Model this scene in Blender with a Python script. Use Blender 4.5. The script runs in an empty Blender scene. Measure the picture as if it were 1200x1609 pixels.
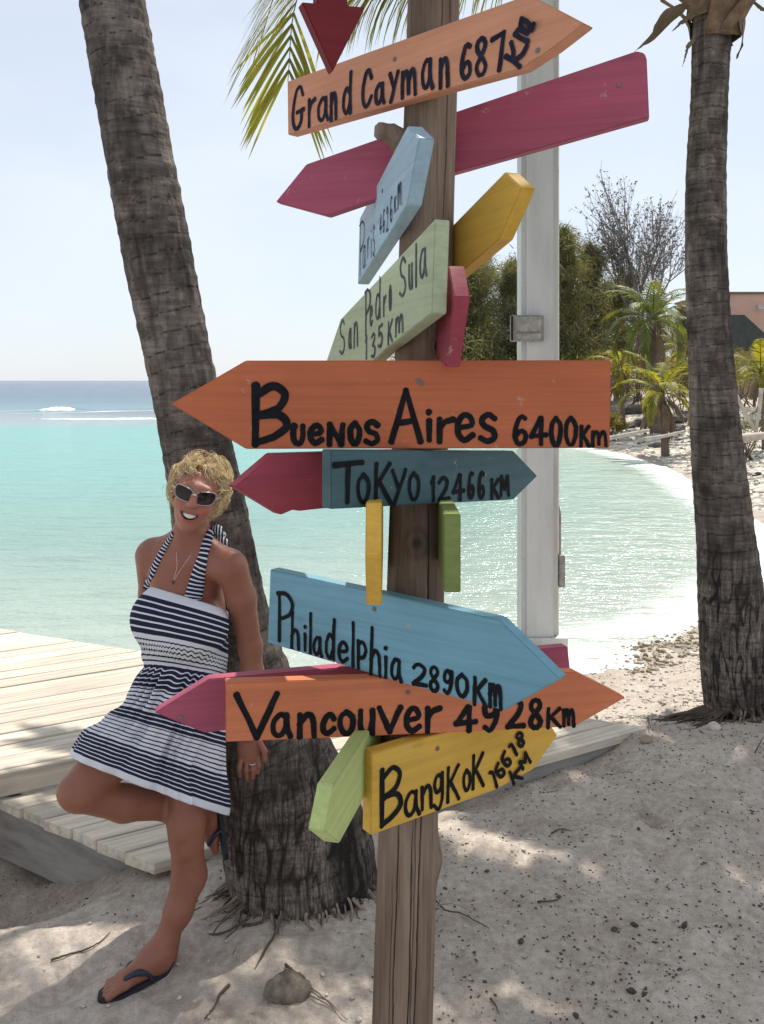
import bpy, bmesh, math, random
import numpy as np
from mathutils import Vector, Matrix

# ---------------------------------------------------------------- camera, sky, sun, exposure
FPX, HOR, CXP, CAMH = 1350.0, 598.0, 600.0, 1.76      # focal length / horizon / centre in photo pixels, eye height
scene = bpy.context.scene
cam_data = bpy.data.cameras.new("camera")
cam_data.sensor_fit = 'VERTICAL'
cam_data.sensor_height = 36.0
cam_data.lens = FPX / 1609.0 * 36.0
cam_data.shift_y = -(804.5 - HOR) / 1609.0
cam_data.clip_start = 0.05
cam_data.clip_end = 60000.0
cam = bpy.data.objects.new("camera", cam_data)
cam.location = (0, 0, CAMH)
cam.rotation_euler = (math.radians(90), 0, 0)
scene.collection.objects.link(cam)
scene.camera = cam

SUN_EL, SUN_AZ = 61.0, 28.0            # azimuth measured from +Y (straight behind the sign) towards +X (right)
sd = Vector((math.cos(math.radians(SUN_EL)) * math.sin(math.radians(SUN_AZ)),
             math.cos(math.radians(SUN_EL)) * math.cos(math.radians(SUN_AZ)),
             math.sin(math.radians(SUN_EL))))
sun_data = bpy.data.lights.new("sun", 'SUN')
sun_data.energy = 4.6
sun_data.angle = math.radians(0.53)
sun_data.color = (1.0, 0.95, 0.87)
sun = bpy.data.objects.new("sun", sun_data)
sun.rotation_euler = sd.to_track_quat('Z', 'Y').to_euler()
sun.location = (6, 8, 12)
scene.collection.objects.link(sun)

world = bpy.data.worlds.new("World")
scene.world = world
world.use_nodes = True
wn, wl = world.node_tree.nodes, world.node_tree.links
wn.clear()
wout = wn.new('ShaderNodeOutputWorld')
wbg = wn.new('ShaderNodeBackground')
sky = wn.new('ShaderNodeTexSky')
sky.sky_type = 'NISHITA'
sky.sun_disc = False
sky.sun_elevation = math.radians(SUN_EL)
sky.sun_rotation = math.radians(SUN_AZ)
sky.air_density = 1.0
sky.dust_density = 0.7
sky.ozone_density = 1.2
wtc = wn.new('ShaderNodeTexCoord')
wmap = wn.new('ShaderNodeMapping')
wmap.inputs['Scale'].default_value = (1.2, 1.2, 3.2)
wns = wn.new('ShaderNodeTexNoise')
wns.inputs['Scale'].default_value = 1.7
wns.inputs['Detail'].default_value = 5
wns.inputs['Roughness'].default_value = 0.5
wrm = wn.new('ShaderNodeMapRange')
wrm.inputs['From Min'].default_value = 0.36
wrm.inputs['From Max'].default_value = 0.72
wrm.inputs['To Min'].default_value = 0.66
wrm.inputs['To Max'].default_value = 0.92
wmx = wn.new('ShaderNodeMixRGB')
wmx.inputs['Color2'].default_value = (7.1, 7.6, 8.3, 1)      # thin bright tropical cloud veil
wl.new(wtc.outputs['Generated'], wmap.inputs['Vector'])
wl.new(wmap.outputs['Vector'], wns.inputs['Vector'])
wl.new(wns.outputs['Fac'], wrm.inputs['Value'])
wl.new(wrm.outputs['Result'], wmx.inputs['Fac'])
wl.new(sky.outputs['Color'], wmx.inputs['Color1'])
wl.new(wmx.outputs['Color'], wbg.inputs['Color'])
wbg.inputs['Strength'].default_value = 0.1
wl.new(wbg.outputs['Background'], wout.inputs['Surface'])

scene.view_settings.view_transform = 'Standard'
scene.view_settings.look = 'None'
scene.view_settings.exposure = 0.36
scene.view_settings.gamma = 1.0
scene.view_settings.use_curve_mapping = False
scene.render.engine = 'CYCLES'
scene.cycles.use_denoising = True
scene.cycles.max_bounces = 8
scene.cycles.diffuse_bounces = 4
scene.cycles.transparent_max_bounces = 8

# ---------------------------------------------------------------- helpers
rng = np.random.default_rng(7)
random.seed(7)
COL = scene.collection

def W(px, py, Y):
    """world point seen at photo pixel (px,py) at depth Y"""
    return np.array([(px - CXP) / FPX * Y, Y, CAMH - (py - HOR) / FPX * Y])

def tag(o, label=None, cat=None, group=None, kind=None):
    if label: o['label'] = label
    if cat: o['category'] = cat
    if group: o['group'] = group
    if kind: o['kind'] = kind
    return o

def empty(name, loc, label=None, cat=None, group=None):
    o = bpy.data.objects.new(name, None)
    o.location = loc
    o.empty_display_size = 0.1
    COL.objects.link(o)
    return tag(o, label, cat, group)

def place(o, parent=None, M=None):
    """M is a world matrix; parents in this scene carry translation only"""
    COL.objects.link(o)
    if M is None: M = Matrix.Identity(4)
    if parent is not None:
        o.parent = parent
        L = Vector((0, 0, 0)); p = parent
        base = Matrix.Identity(4)
        chain = []
        while p is not None:
            chain.append(p); p = p.parent
        for q in reversed(chain):
            base = base @ q.matrix_basis
        o.matrix_basis = base.inverted() @ M
    else:
        o.matrix_basis = M
    return o

def mesh_obj(name, V, F, mat, parent=None, M=None, smooth=False, attrs=None, colattr=None):
    me = bpy.data.meshes.new(name)
    V = np.asarray(V, dtype=float)
    if isinstance(F, np.ndarray):
        F2 = F.astype(np.int32)
        n, k = F2.shape
        me.vertices.add(len(V)); me.vertices.foreach_set('co', V.astype(np.float32).ravel())
        me.loops.add(n * k); me.loops.foreach_set('vertex_index', F2.ravel())
        me.polygons.add(n)
        me.polygons.foreach_set('loop_start', np.arange(0, n * k, k, dtype=np.int32))
        try:
            me.polygons.foreach_set('loop_total', np.full(n, k, dtype=np.int32))
        except Exception:
            pass
        me.update(calc_edges=True)
        me.validate()
    else:
        me.from_pydata(V.tolist(), [], F)
        me.update()
    if smooth:
        me.polygons.foreach_set('use_smooth', np.ones(len(me.polygons), dtype=bool))
    if attrs:
        for k2, a in attrs.items():
            at = me.attributes.new(k2, 'FLOAT', 'POINT')
            at.data.foreach_set('value', np.asarray(a, dtype=np.float32))
    if colattr is not None:
        at = me.color_attributes.new('Col', 'FLOAT_COLOR', 'POINT')
        c4 = np.ones((len(V), 4), dtype=np.float32); c4[:, :3] = colattr
        at.data.foreach_set('color', c4.ravel())
    if mat: me.materials.append(mat)
    o = bpy.data.objects.new(name, me)
    return place(o, parent, M)

class MB:
    def __init__(s): s.v = []; s.f = []; s.n = 0
    def add(s, V, F):
        V = np.asarray(V, dtype=float)
        s.v.append(V); s.f += [tuple(int(i) + s.n for i in f) for f in F]; s.n += len(V)
    def box(s, lo, hi):
        x0, y0, z0 = lo; x1, y1, z1 = hi
        s.add([(x0,y0,z0),(x1,y0,z0),(x1,y1,z0),(x0,y1,z0),(x0,y0,z1),(x1,y0,z1),(x1,y1,z1),(x0,y1,z1)],
              [(0,3,2,1),(4,5,6,7),(0,1,5,4),(1,2,6,5),(2,3,7,6),(3,0,4,7)])
    def tube(s, P, R, k=6, cap=True):
        P = np.asarray(P, float); n = len(P)
        R = np.full(n, R) if np.isscalar(R) else np.asarray(R, float)
        T = np.gradient(P, axis=0); T /= (np.linalg.norm(T, axis=1, keepdims=True) + 1e-9)
        ref = np.array([0.13, 0.27, 0.95]) if abs(T[0][2]) < 0.8 else np.array([0.95, 0.2, 0.1])
        A = np.cross(T, ref); A /= (np.linalg.norm(A, axis=1, keepdims=True) + 1e-9)
        B = np.cross(T, A)
        th = np.arange(k) / k * 2 * math.pi
        V = (P[:, None, :] + R[:, None, None] * (A[:, None, :] * np.cos(th)[None, :, None] + B[:, None, :] * np.sin(th)[None, :, None])).reshape(-1, 3)
        F = []
        for i in range(n - 1):
            for j in range(k):
                F.append((i*k + j, i*k + (j+1) % k, (i+1)*k + (j+1) % k, (i+1)*k + j))
        if cap:
            F.append(tuple(range(k))[::-1]); F.append(tuple((n-1)*k + j for j in range(k)))
        s.add(V, F)
    def build(s, name, mat, parent=None, M=None, smooth=False):
        return mesh_obj(name, np.concatenate(s.v), s.f, mat, parent, M, smooth)

def catmull(P, n):
    P = np.asarray(P, float)
    if len(P) < 3:
        t = np.linspace(0, 1, n)[:, None]
        return P[0] * (1 - t) + P[-1] * t
    d = np.r_[0, np.cumsum(np.linalg.norm(np.diff(P, axis=0), axis=1) + 1e-9)]
    Q = np.vstack([2 * P[0] - P[1], P, 2 * P[-1] - P[-2]])
    out = []
    for t in np.linspace(0, d[-1], n):
        i = min(np.searchsorted(d, t, 'right') - 1, len(P) - 2)
        u = (t - d[i]) / (d[i+1] - d[i])
        p0, p1, p2, p3 = Q[i], Q[i+1], Q[i+2], Q[i+3]
        out.append(0.5 * ((2*p1) + (-p0+p2)*u + (2*p0-5*p1+4*p2-p3)*u*u + (-p0+3*p1-3*p2+p3)*u**3))
    return np.array(out)

def sstep(a, b, x):
    t = np.clip((x - a) / (b - a), 0, 1)
    return t * t * (3 - 2 * t)

def _hash(ix, iy, iz, seed):
    h = (ix.astype(np.int64) * 374761393 + iy.astype(np.int64) * 668265263 + iz.astype(np.int64) * 2147483647 + seed * 1274126177) & 0xffffffff
    h = ((h ^ (h >> 13)) * 1274126177) & 0xffffffff
    return ((h ^ (h >> 16)) & 0xffff) / 65535.0

def vnoise(x, y, z=0.0, seed=0):
    x, y, z = np.broadcast_arrays(np.asarray(x, float), np.asarray(y, float), np.asarray(z, float))
    ix, iy, iz = np.floor(x), np.floor(y), np.floor(z)
    fx, fy, fz = x - ix, y - iy, z - iz
    fx, fy, fz = fx*fx*(3-2*fx), fy*fy*(3-2*fy), fz*fz*(3-2*fz)
    r = 0
    for a in (0, 1):
        for b in (0, 1):
            for c in (0, 1):
                w = (fx if a else 1-fx) * (fy if b else 1-fy) * (fz if c else 1-fz)
                r = r + w * _hash(ix + a, iy + b, iz + c, seed)
    return r * 2 - 1

def fbm(x, y, z=0.0, oct=4, seed=0):
    r = 0; a = 0.5
    x, y, z = np.asarray(x, float), np.asarray(y, float), np.asarray(z, float)
    for i in range(oct):
        r = r + a * vnoise(x * 2**i, y * 2**i, z * 2**i, seed + i * 17); a *= 0.5
    return r

# ---------------------------------------------------------------- materials
class NT:
    def __init__(s, name):
        s.m = bpy.data.materials.new(name); s.m.use_nodes = True
        s.t = s.m.node_tree; s.t.nodes.clear()
        s.out = s.t.nodes.new('ShaderNodeOutputMaterial')
    def n(s, typ, **kw):
        nd = s.t.nodes.new(typ)
        for k, v in kw.items():
            if k in nd.inputs.keys(): nd.inputs[k].default_value = v
            else: setattr(nd, k, v)
        return nd
    def l(s, a, b): s.t.links.new(a, b)
    def coords(s, kind='Object', scale=(1, 1, 1)):
        tc = s.n('ShaderNodeTexCoord'); mp = s.n('ShaderNodeMapping')
        mp.inputs['Scale'].default_value = scale
        s.l(tc.outputs[kind], mp.inputs['Vector'])
        return mp.outputs['Vector']
    def pos(s, scale=(1, 1, 1)):
        g = s.n('ShaderNodeNewGeometry'); mp = s.n('ShaderNodeMapping')
        mp.inputs['Scale'].default_value = scale
        s.l(g.outputs['Position'], mp.inputs['Vector'])
        return mp.outputs['Vector']
    def noise(s, vec, scale, detail=4, rough=0.55, out='Fac'):
        nd = s.n('ShaderNodeTexNoise', Scale=scale, Detail=detail, Roughness=rough)
        s.l(vec, nd.inputs['Vector'])
        return nd.outputs[out]
    def ramp(s, fac, stops):
        r = s.n('ShaderNodeValToRGB')
        e = r.color_ramp.elements
        e[0].position = stops[0][0]; e[0].color = (*stops[0][1], 1)
        e[1].position = stops[-1][0]; e[1].color = (*stops[-1][1], 1)
        for p, c in stops[1:-1]:
            x = e.new(p); x.color = (*c, 1)
        s.l(fac, r.inputs['Fac'])
        return r.outputs['Color']
    def mix(s, fac, c1, c2, mode='MIX'):
        m = s.n('ShaderNodeMixRGB', blend_type=mode)
        for v, i in ((fac, 'Fac'), (c1, 'Color1'), (c2, 'Color2')):
            if hasattr(v, 'is_linked') or isinstance(v, bpy.types.NodeSocket): s.l(v, m.inputs[i])
            elif i == 'Fac': m.inputs[i].default_value = v
            else: m.inputs[i].default_value = (*v, 1)
        return m.outputs['Color']
    def math(s, op, a, b=0.0):
        m = s.n('ShaderNodeMath', operation=op)
        for v, i in ((a, 0), (b, 1)):
            if isinstance(v, bpy.types.NodeSocket): s.l(v, m.inputs[i])
            else: m.inputs[i].default_value = v
        return m.outputs[0]
    def maprange(s, v, a, b, c=0.0, d=1.0):
        m = s.n('ShaderNodeMapRange')
        for k, x in (('From Min', a), ('From Max', b), ('To Min', c), ('To Max', d)): m.inputs[k].default_value = x
        s.l(v, m.inputs['Value'])
        return m.outputs['Result']
    def bump(s, h, strength=0.4, dist=0.01, normal=None):
        b = s.n('ShaderNodeBump', Strength=strength, Distance=dist)
        s.l(h, b.inputs['Height'])
        if normal is not None: s.l(normal, b.inputs['Normal'])
        return b.outputs['Normal']
    def attr(s, name, out='Fac'):
        a = s.n('ShaderNodeAttribute', attribute_name=name)
        return a.outputs[out]
    def done(s, color, rough=0.7, normal=None, spec=0.3, **kw):
        p = s.n('ShaderNodeBsdfPrincipled')
        if isinstance(color, bpy.types.NodeSocket): s.l(color, p.inputs['Base Color'])
        else: p.inputs['Base Color'].default_value = (*color, 1)
        if isinstance(rough, bpy.types.NodeSocket): s.l(rough, p.inputs['Roughness'])
        else: p.inputs['Roughness'].default_value = rough
        p.inputs['Specular IOR Level'].default_value = spec
        if normal is not None: s.l(normal, p.inputs['Normal'])
        for k, v in kw.items():
            k = k.replace('_', ' ')
            if isinstance(v, bpy.types.NodeSocket): s.l(v, p.inputs[k])
            else: p.inputs[k].default_value = v
        s.l(p.outputs['BSDF'], s.out.inputs['Surface'])
        s.p = p
        return s.m

def srgb(r, g, b):
    f = lambda c: ((c/255)/12.92 if c/255 <= 0.04045 else (((c/255)+0.055)/1.055)**2.4)
    return (f(r), f(g), f(b))

def mat_plain(name, col, rough=0.6, spec=0.3, var=0.15, scale=8.0, bump=0.0):
    t = NT(name)
    v = t.coords('Object')
    f = t.noise(v, scale, 4)
    c = t.ramp(f, [(0.3, tuple(x*(1-var) for x in col)), (0.7, tuple(min(1, x*(1+var)) for x in col))])
    n = t.bump(t.noise(v, scale*6, 3), bump, 0.01) if bump else None
    return t.done(c, rough, n, spec)

def mat_leaf(name, c1, c2, trans=0.45, scale=1.3, rough=0.5):
    t = NT(name)
    g = t.pos()
    f = t.noise(g, scale, 3)
    oi = t.n('ShaderNodeObjectInfo')
    c = t.ramp(f, [(0.3, c1), (0.7, c2)])
    p = t.n('ShaderNodeBsdfPrincipled', Roughness=rough)
    p.inputs['Specular IOR Level'].default_value = 0.35
    t.l(c, p.inputs['Base Color'])
    tr = t.n('ShaderNodeBsdfTranslucent')
    c2_ = t.mix(1.0, c, (1.25, 1.2, 0.5), 'MULTIPLY')
    t.l(c2_, tr.inputs['Color'])
    mx = t.n('ShaderNodeMixShader', Fac=trans)
    t.l(p.outputs[0], mx.inputs[1]); t.l(tr.outputs[0], mx.inputs[2])
    t.l(mx.outputs[0], t.out.inputs['Surface'])
    return t.m
# ---------------------------------------------------------------- terrain
SEA = -0.5
SHORE = np.array([(-60,-20),(-60,6.0),(-8,5.4),(-3,5.0),(-1,5.0),(0.2,5.9),(1.36,6.5),(1.86,6.9),(2.2,7.2),(2.9,7.7),
                  (3.6,8.5),(4.7,10),(5.6,12.1),(6.2,14),(6.8,18.3),(7.3,21.5),(7.5,25.4),(7.3,28.3),(6.2,30),(2.3,30.8),
                  (0.6,33),(0.8,60),(3,150),(260,150),(260,-20)], float)

def shore_dist(x, y):
    """signed distance to the waterline, positive on land"""
    x = np.asarray(x, float); y = np.asarray(y, float)
    best = np.full(x.shape, 1e9); inside = np.zeros(x.shape, bool)
    n = len(SHORE)
    for i in range(n):
        a, b = SHORE[i], SHORE[(i+1) % n]
        ab = b - a
        t = np.clip(((x-a[0])*ab[0] + (y-a[1])*ab[1]) / (ab @ ab), 0, 1)
        best = np.minimum(best, np.hypot(x-a[0]-t*ab[0], y-a[1]-t*ab[1]))
        c = ((a[1] > y) != (b[1] > y)) & (x < (b[0]-a[0]) * (y-a[1]) / (b[1]-a[1] + 1e-12) + a[0])
        inside ^= c
    return np.where(inside, best, -best)

_r = np.random.default_rng(3)
DIMPLES = [(_r.uniform(-2.2, 3.4), _r.uniform(1.9, 5.2), _r.uniform(0.05, 0.15), _r.uniform(0.008, 0.026), _r.uniform(0, 6.28)) for _ in range(330)]

def ground(x, y, fine=True):
    x = np.asarray(x, float); y = np.asarray(y, float)
    s = shore_dist(x, y) + 0.25 * fbm(x*0.8, y*0.8, seed=5)
    near = SEA + 0.52 * sstep(0, 2.5 - 1.2*sstep(0.6, -0.6, x), s)
    far = SEA + 0.1 * np.minimum(s, 13) + 0.004 * s
    w = sstep(9, 14, y)
    land = near * (1-w) + far * w
    z = np.where(s > 0, land, np.maximum(SEA - 0.14 * np.abs(s), -3.0))
    # lower ground beside the boardwalk's left edge
    z = z - 0.30 * sstep(-0.72, -1.4, x) * sstep(2.70, 3.15, y) * sstep(5.2, 4.2, y) * (s > 0)
    z = z + 0.05 * sstep(-0.75, -0.4, x) * sstep(0.1, -0.2, x) * sstep(2.3, 2.7, y) * sstep(3.4, 3.0, y)
    z = z + 0.07 * sstep(0.9, 1.3, x) * sstep(3.4, 4.1, y) * sstep(5.2, 4.4, y)
    if fine:
        a = sstep(-0.3, 0.6, s)
        z = z + a * (0.035*fbm(x*1.3, y*1.3, seed=1) + 0.022*fbm(x*5, y*5, seed=2) + 0.010*fbm(x*16, y*16, oct=3, seed=9))
    return z

def ground_d(x, y):
    x = np.atleast_1d(np.asarray(x, float)); y = np.atleast_1d(np.asarray(y, float))
    z = np.array(ground(x, y))
    for (dx, dy, r, d, an) in DIMPLES:
        m = np.nonzero((np.abs(x-dx) < 2.6*r) & (np.abs(y-dy) < 2.6*r))
        if len(m[0]):
            ex, ey = x[m]-dx, y[m]-dy
            u = (ex*math.cos(an) + ey*math.sin(an)) / r; v = (-ex*math.sin(an) + ey*math.cos(an)) / (r*0.6)
            qq = u*u + v*v
            z[m] -= d * np.exp(-qq) - 0.45 * d * np.exp(-(np.sqrt(qq)-1.5)**2 * 3)
    return z

def fan_grid(y0, y1, ny, nx, k, c):
    Y = np.geomspace(y0, y1, ny)
    s = np.linspace(-1, 1, nx)
    X = s[None, :] * (k * Y[:, None] + c)
    return X, np.repeat(Y[:, None], nx, axis=1)

def grid_faces(ny, nx):
    i = np.arange((ny-1)*(nx-1)); r, c = i // (nx-1), i % (nx-1)
    a = r*nx + c
    return np.stack([a, a+1, a+nx+1, a+nx], axis=1)

# sand material: pale coral sand; grey pebble strand by attribute
t = NT('coral_sand')
v = t.pos()
f1 = t.noise(v, 1.4, 5); f2 = t.noise(v, 38, 4); f3 = t.noise(v, 260, 3)
c = t.ramp(f1, [(0.3, (0.44, 0.38, 0.325)), (0.7, (0.60, 0.53, 0.46))])
f4 = t.noise(v, 9, 5, 0.7)
c = t.mix(0.5, c, t.ramp(f4, [(0.36, (0.62, 0.58, 0.55)), (0.56, (1.0, 1.0, 1.0))]), 'MULTIPLY')
c = t.mix(0.6, c, t.ramp(f2, [(0.35, (0.62, 0.57, 0.53)), (0.65, (1.0, 1.0, 1.0))]), 'MULTIPLY')
sp = t.ramp(f3, [(0.34, (0.45, 0.4, 0.36)), (0.42, (1, 1, 1))])
c = t.mix(0.55, c, sp, 'MULTIPLY')
pv = t.n('ShaderNodeTexVoronoi', Scale=9.0)
t.l(v, pv.inputs['Vector'])
pc = t.ramp(pv.outputs['Color'], [(0.1, (0.16, 0.15, 0.13)), (0.5, (0.42, 0.38, 0.32)), (0.9, (0.68, 0.63, 0.54))])
peb = t.attr('pebble')
c = t.mix(peb, c, pc)
wet = t.attr('wet')
c = t.mix(t.math('MULTIPLY', wet, 0.35), c, (0.25, 0.21, 0.16))
h = t.math('ADD', t.noise(v, 45, 5, 0.65), t.math('MULTIPLY', t.noise(v, 190, 3), 0.4))
nrm = t.bump(h, 0.55, 0.02)
M_SAND = t.done(c, 0.95, nrm, 0.15)

ny, nx = 560, 440
X, Y = fan_grid(0.35, 190, ny, nx, 1.0, 2.2)
Z = ground_d(X, Y)
S = shore_dist(X, Y)
pebble = (sstep(8, 12, Y) * sstep(14, 9, S) * sstep(0.0, 0.4, S + 0.2*fbm(X*3, Y*3)) +
          sstep(1.9, 2.4, X) * sstep(6.6, 7.1, Y) * sstep(-0.2, 0.1, S) * sstep(10, 9, Y))
pebble = np.clip(pebble, 0, 1)
wetv = sstep(0.5, 0.0, S)
tag(mesh_obj('beach_sand', np.stack([X, Y, Z], -1).reshape(-1, 3), grid_faces(ny, nx), M_SAND, smooth=True,
             attrs={'pebble': pebble.ravel(), 'wet': wetv.ravel()}), 'pale coral sand of the beach with footprints and specks', kind='structure')

# ---------------------------------------------------------------- sea
t = NT('tropical_sea')
g = t.n('ShaderNodeNewGeometry'); sp = t.n('ShaderNodeSeparateXYZ'); t.l(g.outputs['Position'], sp.inputs[0])
v1 = t.pos((0.03, 0.10, 1)); 
wob = t.noise(v1, 1.0, 5, 0.6)
ly = t.math('DIVIDE', t.math('LOGARITHM', t.math('DIVIDE', sp.outputs['Y'], 5.0), math.e), math.log(400/5.0))
ly = t.math('ADD', ly, t.math('MULTIPLY', t.math('SUBTRACT', wob, 0.5), 0.06))
P = lambda yy: math.log(yy/5.0) / math.log(80)
c = t.ramp(ly, [(P(6), (0.225, 0.30, 0.26)), (P(12), (0.18, 0.30, 0.262)), (P(24), (0.125, 0.335, 0.295)), (P(40), (0.105, 0.325, 0.295)),
                (P(46), (0.20, 0.26, 0.275)), (P(56), (0.18, 0.215, 0.24)), (P(62), (0.075, 0.19, 0.225)), (P(85), (0.05, 0.14, 0.19)), (P(130), (0.03, 0.085, 0.15)), (P(380), (0.022, 0.065, 0.125))])
sh = t.attr('shore')
pale = t.maprange(sh, -7.0, 0.0, 0.0, 1.0)
c = t.mix(t.math('MULTIPLY', t.math('POWER', pale, 1.3), 0.85), c, (0.44, 0.48, 0.41))
# darker ripple streaks mixed into the water colour
rp = t.noise(t.pos((0.9, 3.2, 1)), 1.0, 4, 0.6)
c = t.mix(t.maprange(rp, 0.50, 0.72, 0.0, 0.42), c, t.mix(1.0, c, (0.55, 0.66, 0.66), 'MULTIPLY'))
rp2 = t.noise(t.pos((2.6, 11, 1)), 1.0, 3, 0.6)
c = t.mix(t.maprange(rp2, 0.56, 0.70, 0.0, 0.45), c, t.mix(1.0, c, (0.50, 0.60, 0.60), 'MULTIPLY'))
# foam: swash at the waterline, white water over the reef, scattered whitecaps
fn = t.noise(t.pos((2.2, 5.0, 1)), 1.0, 5, 0.7)
swash = t.math('MULTIPLY', t.maprange(sh, -1.0, -0.05, 0.0, 1.0), t.maprange(fn, 0.36, 0.54, 0.0, 1.0))
rb = t.noise(t.pos((0.05, 0.85, 1)), 1.0, 4, 0.6)
band = t.math('MULTIPLY', t.maprange(sp.outputs['Y'], 42, 47, 0, 1), t.maprange(sp.outputs['Y'], 64, 60, 0, 1))
reef = t.math('MULTIPLY', band, t.maprange(rb, 0.60, 0.68, 0.0, 0.9))
wc = t.noise(t.pos((0.06, 0.12, 1)), 1.0, 4, 0.65)
caps = t.math('MULTIPLY', t.maprange(sp.outputs['Y'], 75, 110, 0, 1), t.maprange(wc, 0.69, 0.73, 0.0, 0.8))
foam = t.math('MAXIMUM', t.math('MAXIMUM', swash, reef), caps)
c = t.mix(foam, c, (0.80, 0.83, 0.82))
wv = t.math('ADD', t.noise(t.pos((1.4, 3.4, 1)), 1.0, 4, 0.6), t.math('MULTIPLY', t.noise(t.pos((7, 16, 1)), 1.0, 3, 0.6), 0.25))
nrm = t.bump(wv, 0.75, 0.14)
M_SEA = t.done(c, t.maprange(foam, 0, 1, 0.16, 0.9), nrm, 0.4)
t.l(t.maprange(sp.outputs['Y'], 20, 90, 0.22, 0.04), t.p.inputs['Specular IOR Level'])
ny, nx = 300, 240
X, Y = fan_grid(1.2, 40000, ny, nx, 1.3, 12)
S = np.clip(shore_dist(X, Y), -200, 50)
chop = 0.018 * fbm(X*1.1, Y*2.0, oct=3, seed=31) * sstep(0.2, -1.5, S)
# low swell that breaks over the reef
brk = 0.30 * np.exp(-((Y - 63.5 - 0.5*np.sin(X*0.3)) / 1.3)**2) * np.exp(-((X + 24.3) / 3.2)**2) + 0.35 * np.exp(-((Y-59)/1.2)**2) * np.exp(-((X+16)/5.5)**2)
Zs = SEA + chop + brk
tag(mesh_obj('sea_water', np.stack([X, Y, Zs], -1).reshape(-1, 3), grid_faces(ny, nx), M_SEA, smooth=True, attrs={'shore': S.ravel()}),
    'turquoise sea deepening to blue beyond the reef', kind='structure')
# white breaking crests on the reef
t = NT('sea_foam'); v = t.pos()
M_FOAM = t.done(t.ramp(t.noise(v, 3, 4), [(0.35, (0.62, 0.70, 0.70)), (0.6, (0.86, 0.88, 0.88))]), 0.9, t.bump(t.noise(v, 6, 4), 0.6, 0.1))
def crest(xc, yc, half, ht, label, skew):
    n = 60; m = 12
    xs = np.linspace(-half, half, n)
    V = []
    for i, x in enumerate(xs):
        env = max(0.0, 1 - ((x - skew*half*0.6) / (half*(1.0 if x < skew*half*0.6 else 0.7)))**2) ** 0.8 if abs(x) < half else 0
        hh = ht * env * (0.75 + 0.5 * random.random())
        wid = 0.25 + 0.6 * env
        for j in range(m):
            a = math.pi * j / (m-1)
            V.append((xc + x, yc + math.sin(x*0.6)*0.3 - math.cos(a)*wid + 0.1*random.random(), SEA - 0.05 + math.sin(a)*hh + 0.05*random.random()))
    mesh_obj('breaking_wave', V, grid_faces(n, m), M_FOAM, smooth=True)
    return tag(bpy.context.scene.objects[-1] if False else bpy.data.objects[[o.name for o in COL.objects][-1]], label, 'wave', 'waves breaking on the reef')
crest(W(85, 645, 63.0)[0], 62.6, 1.9, 0.30, 'short white crest curling left of the leaning palm far out', 0.55)
crest(W(205, 650, 58.0)[0], 58.5, 3.0, 0.09, 'thin white wave line touching the leaning palm trunk', 0.3)
crest(W(190, 660, 52.0)[0], 50.8, 6.0, 0.045, 'longest white foam line nearest over the reef', 0.2)

# ---------------------------------------------------------------- boardwalk
def mat_wood(name, base, var=0.25, bleach=0.0, grain=(2.0, 40.0, 40.0)):
    t = NT(name)
    oi = t.n('ShaderNodeObjectInfo')
    tc = t.n('ShaderNodeTexCoord'); mp = t.n('ShaderNodeMapping'); mp.inputs['Scale'].default_value = grain
    ad = t.n('ShaderNodeVectorMath', operation='ADD')
    sc = t.n('ShaderNodeVectorMath', operation='SCALE'); sc.inputs['Scale'].default_value = 37.0
    cb = t.n('ShaderNodeCombineXYZ'); t.l(oi.outputs['Random'], cb.inputs[0]); t.l(oi.outputs['Random'], cb.inputs[1])
    t.l(cb.outputs[0], sc.inputs[0]); t.l(tc.outputs['Object'], ad.inputs[0]); t.l(sc.outputs[0], ad.inputs[1])
    t.l(ad.outputs[0], mp.inputs['Vector'])
    f = t.noise(mp.outputs['Vector'], 1.0, 5, 0.65)
    c = t.ramp(f, [(0.28, tuple(x*(1-var*1.6) for x in base)), (0.5, base), (0.72, tuple(min(1, x*(1+var)) for x in base))])
    hv = t.maprange(oi.outputs['Random'], 0, 1, 0.82, 1.12)
    cm = t.n('ShaderNodeCombineColor')
    for i in range(3): t.l(hv, cm.inputs[i])
    c = t.mix(1.0, c, cm.outputs[0], 'MULTIPLY')
    st = t.noise(ad.outputs[0], 5.0, 4)
    c = t.mix(t.maprange(st, 0.55, 0.75, 0, 0.35), c, tuple(x*0.55 for x in base))
    return t.done(c, 0.85, t.bump(f, 0.35, 0.004), 0.2)
M_DECK = mat_wood('weathered_deck_wood', (0.56, 0.49, 0.40))
M_BEAM = mat_wood('grey_beam', (0.36, 0.335, 0.31), 0.25, grain=(3, 14, 14))
DK_Z = 0.075
C1 = np.array([-0.75, 3.03]); DD = np.array([0.872, 0.4895]); DW = np.array([-0.4895, 0.872])
deck = empty('boardwalk', (C1[0], C1[1], 0), 'weathered timber boardwalk beside the water behind the woman', 'boardwalk')
def deck_pt(d, w): return C1 + DD*d + DW*w
PW = 0.127
NLOW, RISE = 6, 0.105          # six planks form a lower step in front of the main deck
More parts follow.
